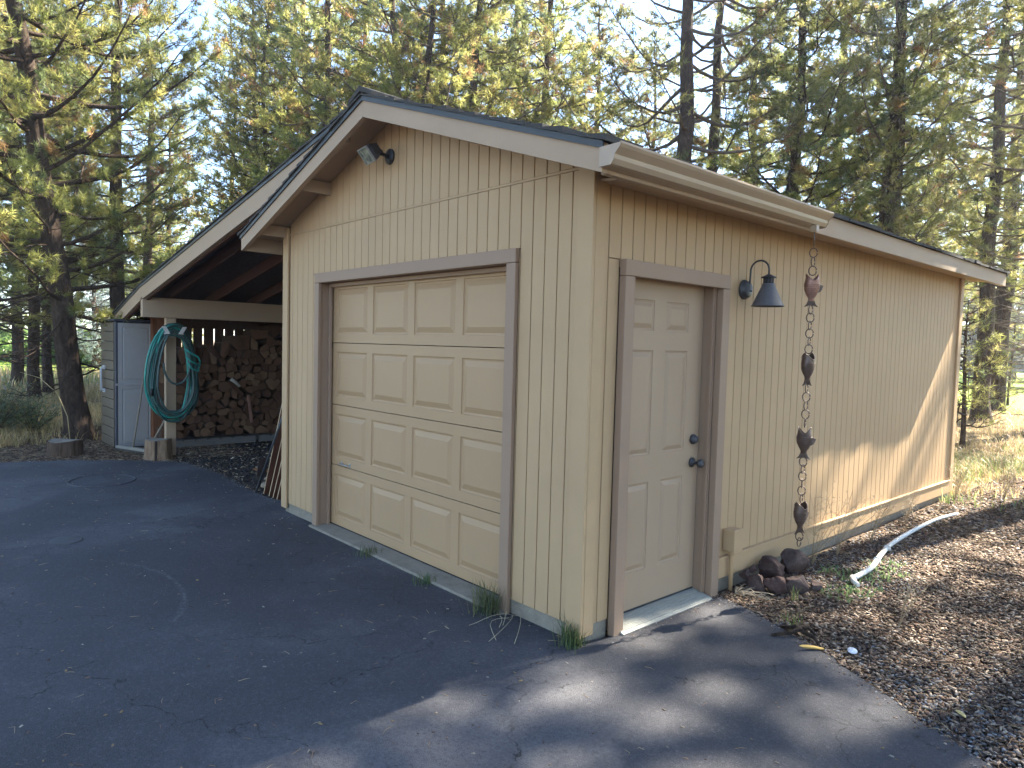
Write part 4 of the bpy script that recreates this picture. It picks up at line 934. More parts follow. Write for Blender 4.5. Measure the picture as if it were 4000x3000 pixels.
    Vn, Fn, Tn = needles(np.array(P_), np.array(D_), kn, ln, wd, np.array(T_), r=r); crown = raw_mesh('crown', Vn, Fn, NEEDLE, tint=Tn)
    return trunk, limbs, crown, Ht
VAR = {
 'dense': make_pine(11, 13, .19, 2.0, 2.7, 104, 8, kn=20, ln=.115, wd=.0105, dead=26, topfrac=.5, bare=.12),
 'tall': make_pine(12, 16, .19, 3.0, 2.2, 90, 7, kn=15, ln=.115, wd=.013, dead=30, topfrac=.45, bare=.25),
 'high': make_pine(22, 17, .2, 8.6, 2.4, 36, 7, kn=12, dead=10, topfrac=.5),
 'thin': make_pine(13, 11, .085, 1.8, 1.15, 90, 6, kn=12, ln=.11, dead=16, topfrac=.6, bare=.2),
 'open': make_pine(14, 15, .20, 2.6, 3.1, 54, 5, kn=12, ln=.12, dead=26, bare=.5, topfrac=.35, droop=.3),
 'bushy': make_pine(15, 12, .16, .5, 2.3, 120, 9, kn=16, ln=.12, wd=.014, dead=6, topfrac=.7, bare=.2),
 'mid': make_pine(16, 12.5, .15, 1.4, 2.0, 92, 8, kn=16, ln=.115, wd=.0125, dead=20, topfrac=.55, brown=.07, bare=.2, bright=1.35),  # needle tint raised to stand for strongly sunlit foliage
 'sapling': make_pine(17, 2.4, .03, .35, .62, 24, 5, kn=12, ln=.11, wd=.007, dead=0, topfrac=.8, bare=.1, bend=.05),
 'pole': make_pine(18, 1.9, .013, 1.0, .3, 9, 4, kn=14, ln=.13, wd=.004, dead=0, topfrac=.8, bare=.1, bend=.08),
}
SPRUCE = leafmat('spruce_needles', .3); 
def pine(kind, x, y, label, scale=1.0, rz=0, tilt=(0, 0), name='pine_tree', cat='pine tree', group=None, crown_mat=None, girth=1.0, z=None):
    t, l, c, h = VAR[kind]; e = empty(name, (x, y, float(H(x, y))-.02 if z is None else z), (tilt[0], tilt[1], rz)); e.scale = (scale*girth, scale*girth, scale)
    tag(e, label, cat, group); link('trunk', t, e); link('branches', l, e); o = link('crown', c, e)
    if crown_mat: o.material_slots[0].link = 'OBJECT'; o.material_slots[0].material = crown_mat
    return e
def at(px, depth):     # px in the 2212-wide reading of the photo; ground spot at that bearing and depth
    p_ = px_ray(px*1.8083, 1400, depth); return float(p_[0]), float(p_[1])
def tilt_towards(dx, dy, ang): return (-dy*ang, dx*ang)
T = lambda kind, px, d, label, **k: pine(kind, *at(px, d), label, **k)
rdir = (RT0[0], RT0[1])     # camera-right on the ground: leaning left = -rdir
# left side
T('dense', 172, 11.0, 'thick dark pine leaning left at the asphalt edge beside the locker', rz=1.0, tilt=tilt_towards(*rdir, -.125), girth=.86)
T('tall', 252, 17.5, 'straight sunlit-trunk pine rising just behind the locker', rz=2.0, scale=.95, girth=1.0)
T('mid', 105, 17.0, 'slim pine between the leaning pine and the shrub', rz=.4, girth=.68)
T('tall', 75, 16.0, 'pine with pale lower trunk left of the slim pine', rz=4.2, scale=.85, girth=.72)
T('mid', 36, 19.0, 'thin pine behind the shrub at the left edge', rz=5, girth=.9)
T('dense', -60, 13.5, 'broad pine whose boughs reach in at the upper left corner', rz=2.6)
T('tall', 320, 24.0, 'bushy pine filling the gap right of the sunlit trunk', rz=3.3, scale=.9)
T('bushy', 362, 27.0, 'full-crowned pine left of the sky gap', rz=1.3, scale=.86)
# middle
T('thin', 495, 24, 'slender young pine directly right of the sky gap', rz=.3, scale=1.18)
T('thin', 545, 22.5, 'slender pine second from the sky gap above the woodshed roof', rz=2.0, scale=1.3)
T('thin', 577, 20.0, 'slender pine with light trunk third from the sky gap', rz=4.0, scale=1.12)
T('mid', 622, 23, 'yellow-green pine above the woodshed roof', rz=1.1, scale=1.2)
T('mid', 700, 18, 'bright yellow-green pine left of the garage ridge', rz=3.6, scale=1.1)
T('bushy', 770, 21, 'pine with rusty twigs behind the garage ridge', rz=2.2, scale=1.1)
T('mid', 850, 16.5, 'bright pine just right of the garage ridge', rz=5.1, scale=1.05)
T('dense', 950, 19, 'full green pine over the middle of the roof', rz=.8, scale=1.0)
T('bushy', 1060, 23, 'dense pine behind the upper roof slope', rz=3.9, scale=1.15)
T('mid', 905, 14.5, 'bright near pine over the roof right of the ridge', rz=2.2, scale=.9)
T('mid', 1010, 15.5, 'yellow-green pine behind the middle of the right slope', rz=.9, scale=1.0)
T('mid', 660, 21, 'pale pine between the two slender groups', rz=5.9, scale=1.1)
T('mid', 1110, 21, 'sunlit pine behind the drooping boughs', rz=4.3, scale=1.15)
T('mid', 1160, 17, 'open pine with drooping boughs over the right roof slope', rz=2.9, scale=1.0)
T('dense', 1265, 24, 'pine left of the large bare-limbed trunk', rz=4.7)
# right
T('open', 1458, 14.5, 'large pine with long bare curving limbs behind the gutter', rz=.9, girth=1.05)
T('open', 1527, 18.0, 'second bare-limbed pine right of the large trunk', rz=3.4, girth=.95)
T('mid', 1390, 25, 'yellowish pine behind the large bare-limbed pine', rz=.5)
T('bushy', 1690, 15.5, 'dark shaggy pine above the end of the gutter', rz=2.0, scale=1.05)
T('dense', 1610, 24, 'pine behind the dark shaggy one', rz=1.9, scale=1.1)
T('tall', 1780, 20, 'pine between the shaggy pine and the leaning trunk', rz=2.7)
T('tall', 1925, 14.5, 'tall pine with trunk leaning right over the rear roof corner', rz=1.7, tilt=tilt_towards(*rdir, .045), girth=.95)
T('mid', 1850, 22, 'thin pine left of the tall right-leaning trunk', rz=1.2)
T('thin', 1880, 15.5, 'skinny slanting dead-limbed pine crossing the tall trunk', rz=4.4, tilt=tilt_towards(*rdir, .16), girth=.8)
T('dense', 2000, 25, 'pine behind the rear roof corner', rz=4.0, scale=1.05)
T('tall', 2127, 17.0, 'left pine of the close pair beyond the rear wall corner', rz=2.4, tilt=tilt_towards(*rdir, .012), girth=.95)
T('tall', 2150, 19.4, 'right and thicker pine of the close pair beyond the rear wall corner', rz=5.4, tilt=tilt_towards(*rdir, .04), girth=1.25)
T('tall', 2260, 15, 'pine reaching in at the upper right corner', rz=.1)
T('sapling', 2090, 12.5, 'small young pine at the rear wall corner', rz=.5, name='young_pine', cat='young pine', scale=1.12, girth=.9)
T('pole', 2183, 21, 'thin single-stem pine seedling right of the close pair', rz=.5, name='pine_seedling', cat='seedling', scale=1.35)
# blue spruce left
VAR['spruce'] = make_pine(19, 7, .12, .2, 1.9, 110, 7, kn=10, ln=.09, wd=.022, dead=0, topfrac=1.0, bare=.15, droop=.25, brown=0)
me = VAR['spruce'][2]; a = me.color_attributes['tint']; c_ = np.empty(len(me.vertices)*4, np.float32); a.data.foreach_get('color', c_); c_ = c_.reshape(-1, 4); lum = c_[:, :3].mean(1, keepdims=True); c_[:, :3] = lum*np.array([1.55, 1.95, 1.9]); a.data.foreach_set('color', c_.ravel())
T('spruce', 205, 30, 'pale blue spruce far behind the locker', name='blue_spruce', cat='spruce tree')
# distant forest
r = random.Random(77)
for i in range(64):
    px = r.uniform(-250, 2450); d = r.uniform(34, 62)
    if px > 1980: d = r.uniform(42, 66)
    if 390 < px < 560: continue
    k_ = r.choice(['dense', 'bushy', 'mid', 'bushy', 'tall'])
    if px < 420: d = max(d, 48)
    pine(k_, *at(px, d), 'one of the many indistinct pines of the far woods behind', scale=r.uniform(.8, 1.15), rz=r.uniform(0, 6), group='pines of the far woods')
# unseen pines added at right to dapple the ground with shade, more behind the viewer
for i, (x, y, k_, s_) in enumerate(((4.7, 11.0, 'high', .95), (1.7, 11.6, 'high', 1.25), (3.4, 11.2, 'high', 1.22), (4.9, 7.8, 'tall', 1.0), (2.2, 14.6, 'high', 1.0), (6.6, 12.0, 'dense', 1.0), (5.0, 16.5, 'high', 1.1), (8.5, 9.0, 'tall', 1.0), (9.5, 16, 'bushy', 1.1), (7.6, 4.2, 'tall', .95), (11, 2, 'dense', 1), (8, -8, 'tall', 1.0), (-6, -14, 'dense', 1.1), (2, -16, 'tall', 1.1), (-14, -9, 'dense', 1.0), (-3, -20, 'bushy', 1.1), (12, -4, 'bushy', 1.1))):
    pine(k_, x, y, 'unseen pine added right of the view to shade the mulch' if i < 11 else 'pine standing behind the viewer across the driveway', scale=s_, rz=i*1.7, group='unseen pines added right of the view' if i < 11 else 'pines across the driveway')

# ------------------------------------------------------------------ shrubs and hedge
def leafy(name, label, cat, x, y, R_, Hh, n, cols, lw=.02, ll=.05, stems=30, seed=1, z0=None, mat=None):
    r = np.random.default_rng(seed); zb = float(H(x, y)) if z0 is None else z0; e = empty(name, (x, y, zb)); tag(e, label, cat)
    segs = []; Ps = []
    for i in range(stems):
        a = r.uniform(0, 6.28); q = math.sqrt(r.uniform(0, 1))*R_; top = np.array([q*math.cos(a), q*math.sin(a), Hh*r.uniform(.55, 1)*(1-.45*(q/R_)**2)]); t = np.linspace(0, 1, 5)[:, None]
        p_ = top*t*np.array([1, 1, 1])+np.array([.2*top[0], .2*top[1], 0])*(t*(1-t)); segs.append((p_, np.linspace(.008, .003, 5))); Ps.append((p_, top))
    Vb, Fb = tubes(segs, 4); link('stems', raw_mesh('stems', Vb, Fb, TWIG), e)
    P_ = []; 
    for i in range(n):
        p_, top = Ps[r.integers(0, stems)]; s_ = r.uniform(.25, 1.0); b = p_[0]*(1-s_)+p_[-1]*s_; P_.append(b+r.normal(size=3)*np.array([.1, .1, .07])*R_*1.2)
    P_ = np.array(P_); P_[:, 2] = np.maximum(P_[:, 2], .02); D_ = P_-np.array([0, 0, Hh*.3]); D_ /= np.linalg.norm(D_, axis=1)[:, None]+1e-9
    T3 = np.array(cols)[r.integers(0, len(cols), n)]; V_, F_, T4 = needles(P_, D_, 4, ll, lw, T3, 1.0, r); link('leaves', raw_mesh('leaves', V_, F_, mat or GRASSM, tint=T4), e); return e
SHC = [(.13, .18, .09), (.17, .21, .12), (.09, .12, .055), (.24, .21, .06)]
x, y = at(-20, 11.2); leafy('shrub', 'leafy grey-green shrub at the left edge of the photo', 'shrub', x, y, .75, 1.05, 2000, SHC, .018, .045, 60, 2)
x, y = at(70, 11.6); leafy('shrub', 'low thin shrub right of the leafy one at the left edge', 'shrub', x, y, .45, .7, 700, SHC, .018, .04, 22, 3)
HC = [(.07, .14, .02), (.11, .19, .03), (.15, .23, .04)]
x, y = at(196, 33.5); leafy('hedge', 'bright green rounded hedge far left beyond the lawn', 'hedge', x, y, 3.0, 1.9, 9000, HC, .10, .16, 60, 4)
x, y = at(60, 36); leafy('hedge', 'green hedge far left between the trunks', 'hedge', x, y, 4.0, 1.6, 9000, HC, .12, .18, 60, 5)
# arching tall grass stem at left
mb = MB(); x, y = at(150, 10.6); mb.tube([(0, 0, 0), (-.02, -.03, .4), (-.12, -.14, .75), (-.3, -.34, .98), (-.5, -.56, 1.06)], [.006, .006, .005, .004, .002], 5); o = mb.build('reed_stem', simple('straw', (.45, .36, .18)), loc=(x, y, 0)); tag(o, 'pale arching dry grass stem beside the left shrub', 'grass stem')

# ------------------------------------------------------------------ grass
def blades(name, label, pts, hmin, hmax, wd, cols, per=1, lean=.5, seed=0, mat=GRASSM, kind='stuff', parent=None, clump=0.0):
    r = np.random.default_rng(seed); P_ = np.repeat(np.asarray(pts), per, 0); n = len(P_); 
    if clump: P_ = P_+np.stack([r.normal(size=n)*clump, r.normal(size=n)*clump, np.zeros(n)], -1)
    Hh = r.uniform(hmin, hmax, n); a = r.uniform(0, 6.28, n); ln_ = r.uniform(.1, 1, n)*lean*Hh
    dx = np.cos(a)*ln_; dy = np.sin(a)*ln_; w_ = wd*r.uniform(.6, 1.3, n); px_, py_ = -np.sin(a)*w_*.5, np.cos(a)*w_*.5
    O = np.zeros(n); z_ = P_[:, 2]
    b1 = np.stack([P_[:, 0]-px_, P_[:, 1]-py_, z_-.01], -1); b2 = np.stack([P_[:, 0]+px_, P_[:, 1]+py_, z_-.01], -1)
    m1 = np.stack([P_[:, 0]+dx*.35-px_*.8, P_[:, 1]+dy*.35-py_*.8, z_+Hh*.6], -1); m2 = np.stack([P_[:, 0]+dx*.35+px_*.8, P_[:, 1]+dy*.35+py_*.8, z_+Hh*.6], -1)
    tp = np.stack([P_[:, 0]+dx, P_[:, 1]+dy, z_+Hh], -1)
    V_ = np.stack([b1, b2, m2, m1, tp], 1).reshape(-1, 3); I_ = np.arange(n)[:, None]*5
    F_ = np.concatenate([I_+np.array([[0, 1, 2]]), I_+np.array([[0, 2, 3]]), I_+np.array([[3, 2, 4]])])
    c = np.array(cols)[r.integers(0, len(cols), n)]*r.uniform(.75, 1.25, (n, 1)); o = link(name, raw_mesh(name, V_, F_, mat, tint=np.repeat(c, 5, 0)), parent)
    tag(o, label, kind=kind); return o
DRY = [(.50, .37, .16), (.58, .44, .20), (.42, .30, .12), (.34, .30, .10), (.28, .19, .08)]
GRN = [(.13, .20, .04), (.18, .25, .06), (.10, .15, .03), (.30, .28, .10)]
def scatter(n, x0, x1, y0, y1, f, seed):
    r = np.random.default_rng(seed); x = r.uniform(x0, x1, n); y = r.uniform(y0, y1, n); k = f(x, y, r); x, y = x[k], y[k]; return np.stack([x, y, H(x, y)-.01], -1)
inb = lambda x, y: (x > -9.1) & (x < .03) & (y > -.1) & (y < 6.45)
f = lambda x, y, r: (~inb(x, y)) & (nz(x, y, 1.3, 2)+r.uniform(-.5, .7, len(x)) > -.05) & (y > 6.3+.8*np.clip(x, 0, 3)) & ((x > 2.54-.66*(y+2.85)-2))
o = blades('dry_grass', 'dry golden grass behind the garage corner', scatter(52000, -9, 5.5, 6.2, 20.5, f, 1), .05, .19, .008, DRY, 2, 1.5, 1)
f2 = lambda x, y, r: (~inb(x, y)) & (nz(x, y, .9, 5)+r.uniform(-.5, .5, len(x)) > .25) & (y > 5.6+.5*x) & ((x > 2.54-.66*(y+2.85)-2))
blades('green_grass', 'green grass tufts at the rear wall corner', scatter(26000, -5, 4.5, 5.8, 12, f2, 2), .05, .20, .008, GRN, 2, 1.3, 2)
f3 = lambda x, y, r: (nz(x, y, .8, 1)+r.uniform(-.6, .8, len(x)) > -.1) & (x < -9.9-.5*np.clip(y, -3, 0)-.3*r.random(len(x)))
blades('dry_grass', 'dry golden grass behind the leaning pine and locker', scatter(60000, -19.8, -9.7, -6, 8, f3, 3), .06, .24, .010, DRY, 2, 1.4, 3)
blades('green_grass', 'green grass along the lane far left', scatter(9000, -27, -19.3, -6, 9, lambda x, y, r: r.random(len(x)) < .9, 4), .12, .45, .03, GRN+DRY[:2], 1, .6, 4)
# single tufts at the foundation
def tuft(x, y, n, h, label, seed, cols=GRN, spread=.03, z=.0, wd=.005, lean=.8):
    o = blades('grass_tuft', label, np.array([[x, y, z]]), h*.45, h, wd, cols, n, lean, seed, clump=spread, kind=None); tag(o, None, 'grass tuft')
DG = [(.05, .085, .03), (.07, .11, .035), (.10, .13, .045)]
tuft(-2.14, -.09, 70, .10, 'low grass tuft on the sill left of the garage door middle', 11, DG, .045)
tuft(-1.36, -.10, 60, .10, 'low grass tuft on the sill right of the garage door middle', 12, DG, .04)
tuft(-.68, -.09, 170, .24, 'tall grass tuft at the right garage door jamb', 13, DG+[(.2, .2, .09)], .045, lean=1.0)
tuft(-.02, -.045, 150, .19, 'dark grass tuft at the near garage corner', 14, DG, .035)
tuft(.42, 1.66, 14, .14, 'small bright grass sprout before the rock pile', 15, GRN, .015)
tuft(.60, 1.25, 16, .10, 'thin grass sprout at the asphalt edge below the rocks', 16, GRN, .05)
tuft(.30, 1.72, 10, .12, 'thin grass sprout between front rocks', 17, GRN, .01)
for i, (x, y) in enumerate(((.62, 2.2), (.58, 2.05), (.50, 3.0), (.62, 2.75), (.35, 2.5), (.55, 2.55))):
    o = blades('weed_patch', None, scatter(60, x-.12, x+.12, y-.16, y+.16, lambda a, b, r: a > -9, 30+i), .015, .05, .014, [(.10, .16, .05), (.14, .2, .07)], 2, 1.2, 30+i, kind=None); tag(o, 'low green weeds around the pipe on the mulch', 'weed', 'low weeds around the white pipe')
# wispy dead weeds along the side wall
def weed(x, y, h, seed, label, n=9, stem=simple('weed_stalk', (.33, .25, .15))):
    r = np.random.default_rng(seed); segs = []; P_ = []
    for i in range(n):
        a = r.uniform(0, 6.28); q = r.uniform(.2, .85)*h; top = np.array([q*abs(math.cos(a))*.6, q*math.sin(a), h*r.uniform(.6, 1)]); t = np.linspace(0, 1, 6)[:, None]; p_ = top*np.concatenate([t**1.4, t**1.4, t], 1); segs.append((p_, np.linspace(.0022, .001, 6)))
        for k in range(6):
            s_ = r.uniform(.4, 1); b = p_[0]+np.array([np.interp(s_, t[:, 0], p_[:, q2]) for q2 in range(3)]); d = np.array([r.normal()*.6, r.normal(), r.uniform(.2, 1)]); d /= np.linalg.norm(d); e_ = b+d*r.uniform(.05, .14)*h/.5; e_[0] = max(e_[0], -x+.05); segs.append((np.stack([b, (b+e_)/2, e_]), np.array([.0012, .001, .0008]))); P_.append(e_)
    Vb, Fb = tubes(segs, 3); e = empty('dead_weed', (x, y, float(H(x, y)))); tag(e, label, 'weed'); link('stalks', raw_mesh('stalks', Vb, Fb, stem), e)
    P_ = np.array(P_); V_, F_, T4 = needles(P_, np.tile([0, 0, 1.], (len(P_), 1)), 4, .014, .006, np.tile([.42, .34, .22], (len(P_), 1)), 1, r); link('seed_heads', raw_mesh('seed_heads', V_, F_, GRASSM, tint=T4), e)
weed(.14, 2.55, .62, 1, 'wispy dead weed at the skirt board right of the rain chain', 9); weed(.16, 2.95, .55, 2, 'wispy dead weed farther right along the skirt board'); weed(.18, 3.6, .42, 3, 'low dead weed at the middle of the side wall')
weed(.18, 5.9, .55, 4, 'dead weed by the far wall corner', 12); weed(.5, 6.5, .6, 5, 'dead weed just past the far wall corner', 12); weed(.16, 4.5, .3, 6, 'short dead weed between the pipe and the wall', 9)
weed(1.05, 1.75, .34, 7, 'reddish dry weed standing alone in the mulch', 5)
# dry runner grass lying on asphalt at the jamb
mb = MB(); r = random.Random(5)
for k in range(6):
    a = r.uniform(-1.9, -.5); ln_ = r.uniform(.15, .4); q = r.uniform(-.5, .5); mb.tube([(.2*t*q*math.sin(3*t)+ln_*t*math.cos(a), ln_*t*math.sin(a)+.05*math.sin(4*t+k), .012+.05*math.sin(math.pi*t)) for t in np.linspace(0, 1, 7)], .0015, 4)
o = mb.build('dry_runners', simple('straw_pale', (.42, .36, .24)), loc=(-.52, -.05, 0)); tag(o, 'dry pale grass runners sprawling on the asphalt by the jamb', 'dry grass')
mb = MB()
for k in range(22):
    a = r.uniform(-.6, 2.2); ln_ = r.uniform(.08, .25); mb.tube([(ln_*t*math.cos(a), ln_*t*math.sin(a), .012+.05*math.sin(2.6*t)*r.uniform(.3, 1)) for t in np.linspace(0, 1, 5)], .002, 4)
o = mb.build('dry_runners', simple('straw_grey', (.30, .25, .18)), loc=(.13, 1.42, 0)); tag(o, 'tangle of dry stalks at the foot of the conduit', 'dry grass')

# ------------------------------------------------------------------ loose chips, gravel, litter
def chips(name, label, x, y, z, size, aspect, cols, seed, thick=.22, tilt=.5, mat=CHIPM):
    r = np.random.default_rng(seed); n = len(x); a = r.uniform(0, 6.28, n); L3 = size*r.uniform(.5, 1.5, n); W3 = L3*aspect*r.uniform(.6, 1.4, n); Tt = L3*thick*r.uniform(.5, 1.2, n)
    u = np.stack([np.cos(a), np.sin(a), r.normal(size=n)*tilt*.5], -1); v = np.stack([-np.sin(a), np.cos(a), r.normal(size=n)*tilt], -1); w3 = np.cross(u, v); w3 /= np.linalg.norm(w3, axis=1)[:, None]
    C = np.stack([x, y, z], -1); uu, vv, ww = u*L3[:, None]/2, v*W3[:, None]/2, w3*Tt[:, None]
    k1 = r.uniform(.5, 1, (n, 1)); pts = np.stack([C-uu-vv*k1, C+uu*.8-vv, C+uu+vv*k1, C-uu*.7+vv, C-uu*.5*k1+ww, C+uu*.5+ww*.9], 1).reshape(-1, 3); I_ = np.arange(n)[:, None]*6
    F_ = np.concatenate([I_+np.array([f]) for f in ((0, 1, 5), (0, 5, 4), (1, 2, 5), (2, 3, 4), (2, 4, 5), (3, 0, 4), (0, 2, 1), (0, 3, 2))])
    c = np.array(cols)[r.integers(0, len(cols), n)]*r.uniform(.7, 1.3, (n, 1)); o = link(name, raw_mesh(name, pts, F_, mat, tint=np.repeat(c, 6, 0))); tag(o, label, kind='stuff'); return o
rg = np.random.default_rng(99)

def mask_poly(x, y, poly):
    c = np.zeros(len(x), bool); n = len(poly)
    for i in range(n):
        x1, y1 = poly[i]; x2, y2 = poly[i-1]
        if y1 == y2: continue
        c ^= ((y1 > y) != (y2 > y)) & (x < (x2-x1)*(y-y1)/(y2-y1)+x1)
    return c
BARKC = [(.11, .07, .048), (.16, .11, .075), (.23, .17, .12), (.06, .04, .03), (.31, .25, .19), (.125, .075, .048), (.055, .038, .028)]
GRAV = [(.12, .118, .118), (.20, .195, .195), (.075, .073, .073), (.27, .26, .25), (.14, .105, .085), (.09, .06, .05)]
def region(n, x0, x1, y0, y1, seed):
    r = np.random.default_rng(seed); x = r.uniform(x0, x1, n); y = r.uniform(y0, y1, n); k = ~mask_poly(x, y, ep) & ~((x < .04) & (x > -9) & (y > 0) & (y < 6.4)); return x[k], y[k], r
x, y, r_ = region(80000, .03, 3.6, .1, 4.2, 50); d_ = x+1.2*(y-.9)
isg = (nz(x, y, 1.1, 3)*.35+(x-1.0)*.6-(y-1.2)*.7+r_.normal(size=len(x))*.35) > .35
nearwall = (x < .95-.06*y+.12*nz(x, y, 3, 1)) & (y > 2.0)
isg2 = nearwall & (r_.random(len(x)) < .65); isg &= r_.random(len(x)) < .62
bk = ~(isg | isg2)
chips('bark_mulch', 'brown bark chips covering the bed beside the asphalt', x[bk], y[bk], H(x[bk], y[bk])-.006+.014*r_.random(bk.sum()), .027, .5, BARKC, 51)
g3 = isg | isg2
chips('gravel', 'small grey gravel mixed into the bark mulch', x[g3], y[g3], H(x[g3], y[g3])-.008+.006*r_.random(g3.sum()), .018, .75, GRAV, 52, .5)
x, y, r_ = region(34000, .03, 4.5, 4.0, 9.0, 53)
chips('bark_mulch', 'brown litter and bark chips farther along the side wall', x, y, H(x, y)-.004+.006*r_.random(len(x)), .036, .5, BARKC+GRAV[:1], 54)
# shed floor: dark crumbled bark and chips
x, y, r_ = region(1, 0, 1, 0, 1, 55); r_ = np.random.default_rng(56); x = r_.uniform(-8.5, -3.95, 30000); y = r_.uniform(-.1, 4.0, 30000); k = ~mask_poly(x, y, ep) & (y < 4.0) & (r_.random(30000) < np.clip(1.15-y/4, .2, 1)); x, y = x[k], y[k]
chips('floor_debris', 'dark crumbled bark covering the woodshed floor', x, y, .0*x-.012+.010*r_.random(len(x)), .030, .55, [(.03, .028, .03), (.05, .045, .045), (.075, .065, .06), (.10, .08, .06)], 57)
k = r_.random(len(x)) < .03
chips('wood_splinters', 'pale splinters scattered on the woodshed floor', x[k], y[k], 0*x[k]+.004, .05, .13, [(.34, .26, .17), (.26, .18, .11), (.42, .34, .24)], 58)
# left bed litter
r_ = np.random.default_rng(60); x = r_.uniform(-12, -7.4, 26000); y = r_.uniform(-5, 1.2, 26000); k = ~mask_poly(x, y, ep); x, y = x[k], y[k]
chips('forest_litter', 'brown needle and bark litter around the low stump', x, y, H(x, y)-.008+.008*r_.random(len(x)), .040, .3, [(.10, .07, .05), (.15, .10, .065), (.06, .045, .035), (.22, .16, .10)], 61)
# edge crumbs on asphalt
x0_, y0_ = np.array(ep)[:, 0], np.array(ep)[:, 1]; near = (y0_ > -3.4); idx = np.flatnonzero(near); r_ = np.random.default_rng(62); ii = r_.choice(idx, 5200); x = x0_[ii]+r_.normal(size=5200)*.045; y = y0_[ii]+r_.normal(size=5200)*.045
k = ~((x < .05) & (x > -3.95) & (y > -.01) & (y < 1.33)); k &= ~((x > -3.9) & (x < -.1) & (r_.random(5200) < .55))
chips('edge_crumbs', 'small crumbs and gravel along the asphalt edge', x[k], y[k], 0*x[k]+.004, .013, .6, BARKC+GRAV, 63, .4)
# litter on the asphalt
n = 900; r_ = np.random.default_rng(64); x = r_.uniform(-8, 2.6, n); y = r_.uniform(-2.9, .6, n); k = mask_poly(x, y, ep); x, y = x[k], y[k]
chips('asphalt_litter', 'tiny chips and leaf bits scattered on the driveway', x, y, 0*x+.0065, .016, .45, [(.22, .18, .14), (.14, .10, .075), (.30, .27, .22), (.08, .055, .045), (.26, .18, .09)], 65, .25, .2)
# pine straw: bent needles on ground and asphalt
def straw(name, label, x, y, z, ln, wd, cols, seed):
    r = np.random.default_rng(seed); n = len(x); a = r.uniform(0, 6.28, n); b = a+r.normal(size=n)*.7; L3 = ln*r.uniform(.6, 1.4, n)
    p0 = np.stack([x, y, z], -1); p1 = p0+np.stack([np.cos(a)*L3/2, np.sin(a)*L3/2, .3*L3*r.uniform(0, .35, n)], -1); p2 = p1+np.stack([np.cos(b)*L3/2, np.sin(b)*L3/2, -.3*L3*r.uniform(0, .35, n)], -1)
    s0 = np.stack([-np.sin(a), np.cos(a), 0*a], -1)*wd/2; up = np.array([0, 0, wd*.8])
    V_ = np.stack([p0-s0, p0+s0, p0+up, p1-s0, p1+s0, p1+up, p2], 1).reshape(-1, 3); I_ = np.arange(n)[:, None]*7
    F_ = np.concatenate([I_+np.array([f]) for f in ((0, 3, 5), (0, 5, 2), (1, 2, 5), (1, 5, 4), (3, 6, 5), (4, 5, 6), (0, 1, 4), (0, 4, 3), (3, 4, 6))])
    c = np.array(cols)[r.integers(0, len(cols), n)]*r.uniform(.7, 1.3, (n, 1)); o = link(name, raw_mesh(name, V_, F_, CHIPM, tint=np.repeat(c, 7, 0))); tag(o, label, kind='stuff')
SC = [(.36, .25, .14), (.28, .18, .10), (.42, .33, .2), (.20, .12, .07)]
x, y, r_ = region(9000, .03, 3.8, .2, 8.5, 66); straw('pine_straw', 'fallen pine needles lying over the mulch', x, y, H(x, y)+.006, .09, .0022, SC, 67)
x = r_.uniform(-7.5, 2.4, 260); y = r_.uniform(-2.9, .3, 260); k = mask_poly(x, y, ep); straw('pine_straw', 'single pine needles scattered on the driveway', x[k], y[k], 0*x[k]+.007, .06, .002, SC, 68)
x = r_.uniform(-12, -7.3, 6000); y = r_.uniform(-5, 1, 6000); k = ~mask_poly(x, y, ep); straw('pine_straw', 'pine needles on the soil near the stump', x[k], y[k], H(x[k], y[k])+.004, .11, .003, SC, 69)
# a few single items on the mulch
chunk((.86, .98, .02), (.075, .017, .012), simple('yellow_wood', (.50, .33, .10), .8), 'wood_scrap', 'yellow split stick lying at the mulch edge', 'wood scrap', 31).rotation_euler = (0, .1, R(50))
mb = MB(); mb.lathe([(.0, .012), (.02, .010), (.026, .004), (.024, .001), (.0, .0)], (0, 0, 0), 16); o = mb.build('bottle_cap', simple('white_cap', (.7, .7, .72), .4), loc=(1.02, 1.13, .012)); o.rotation_euler = (.3, .2, 0); tag(o, 'small white disc lying on the mulch', 'disc')
chunk((1.63, .83, .015), (.04, .016, .008), simple('yellow_leaf', (.55, .42, .18), .8), 'wood_scrap', 'small yellow chip on the gravel at lower right', 'wood chip', 33)
mb = MB(); r = random.Random(3)
pts = [(.62, .98, .01), (.70, 1.05, .035), (.74, 1.18, .05), (.80, 1.16, .02)]; mb.tube(pts, [.008, .013, .014, .008], 7); mb.tube([(.60, 1.15, .01), (.70, 1.12, .045), (.82, 1.10, .03), (.90, 1.02, .008)], [.006, .014, .012, .006], 7)
o = mb.build('exposed_root', BARK); tag(o, 'dark gnarled root at the mulch edge by the asphalt', 'root')

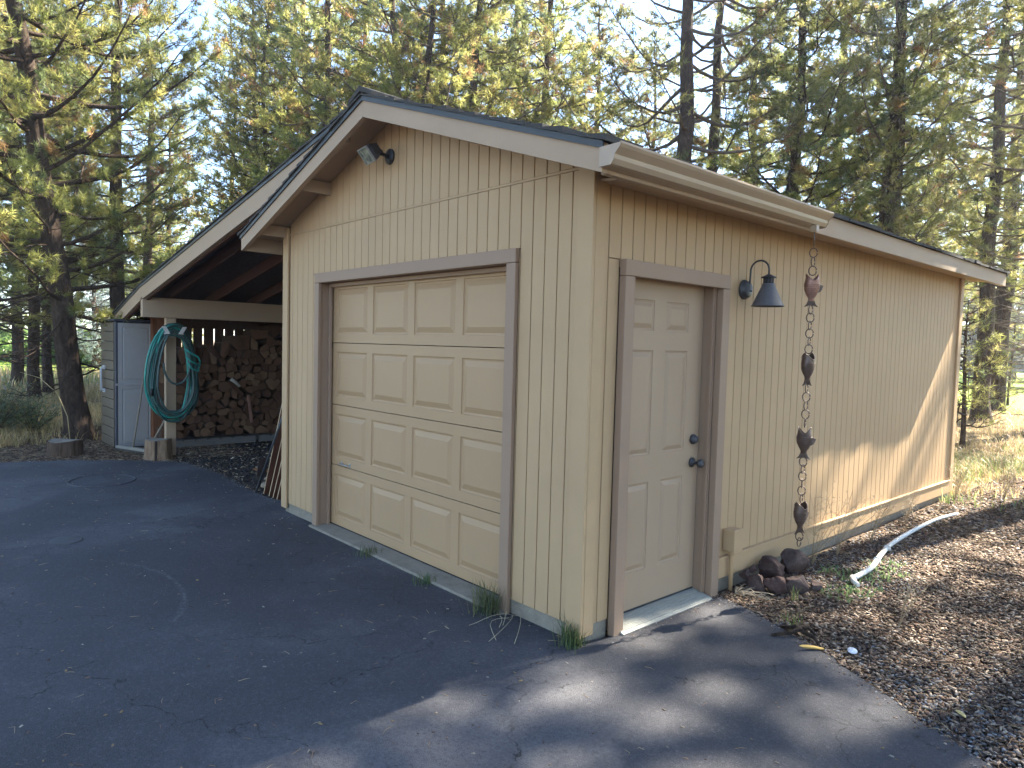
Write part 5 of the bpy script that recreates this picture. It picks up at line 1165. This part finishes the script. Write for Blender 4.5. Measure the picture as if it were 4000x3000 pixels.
# ------------------------------------------------------------------ trampoline beyond the pines at right
x, y = at(2188, 34); tr = empty('trampoline', (x, y, float(H(x, y)))); tag(tr, 'round trampoline with dark net enclosure on the far lawn', 'trampoline')
Rt, Zt = 2.3, .85
mb = MB(); mb.tube([(Rt*math.cos(a), Rt*math.sin(a), Zt) for a in np.linspace(0, 2*math.pi, 40)[:-1]], .06, 8, closed=True); mb.build('frame_ring', simple('tramp_blue', (.07, .10, .16)), tr)
mb = MB(); mb.lathe([(Rt-.05, Zt-.01), (0, Zt-.02)], (0, 0, 0), 40, closed_ends=False); mb.build('jumping_mat', simple('tramp_black', (.02, .02, .022)), tr)
NET = M('net', .9, .1); NET.col((.10, .10, .105)); NET.b.inputs['Alpha'].default_value = .55
mb = MB(); mb.lathe([(Rt-.02, Zt), (Rt-.02, Zt+1.8)], (0, 0, 0), 40, closed_ends=False); mb.build('safety_net', NET.m, tr)
mb = MB(); mb.tube([(Rt*math.cos(a), Rt*math.sin(a), Zt+1.82) for a in np.linspace(0, 2*math.pi, 40)[:-1]], .03, 6, closed=True); mb.build('top_ring', simple('tramp_top', (.12, .16, .25)), tr)
for k in range(8):
    a = k*math.pi/4+.2; mb = MB(); mb.tube([(Rt*1.02*math.cos(a), Rt*1.02*math.sin(a), 0), (Rt*1.02*math.cos(a), Rt*1.02*math.sin(a), Zt+1.85)], .03, 6); mb.build('pole', simple('tramp_pole', (.10, .10, .11)), tr)
print('logs', nlog, 'objects', len(bpy.data.objects))
# ------------------------------------------------------------------ haze
HZ = bpy.data.materials.new('glare'); HZ.use_nodes = True; HZ.node_tree.nodes.clear()
pv = HZ.node_tree.nodes.new('ShaderNodeVolumePrincipled'); pv.inputs['Color'].default_value = (.95, .96, 1, 1); pv.inputs['Density'].default_value = .0014; pv.inputs['Anisotropy'].default_value = .7  # thin volume added to stand in for the veil of lens flare
ho = HZ.node_tree.nodes.new('ShaderNodeOutputMaterial'); HZ.node_tree.links.new(pv.outputs[0], ho.inputs['Volume'])
mb = MB(); mb.box((-420, -320, -1.5), (320, 520, 24)); tag(mb.build('glare', HZ), 'thin added haze between the trees', kind='stuff')
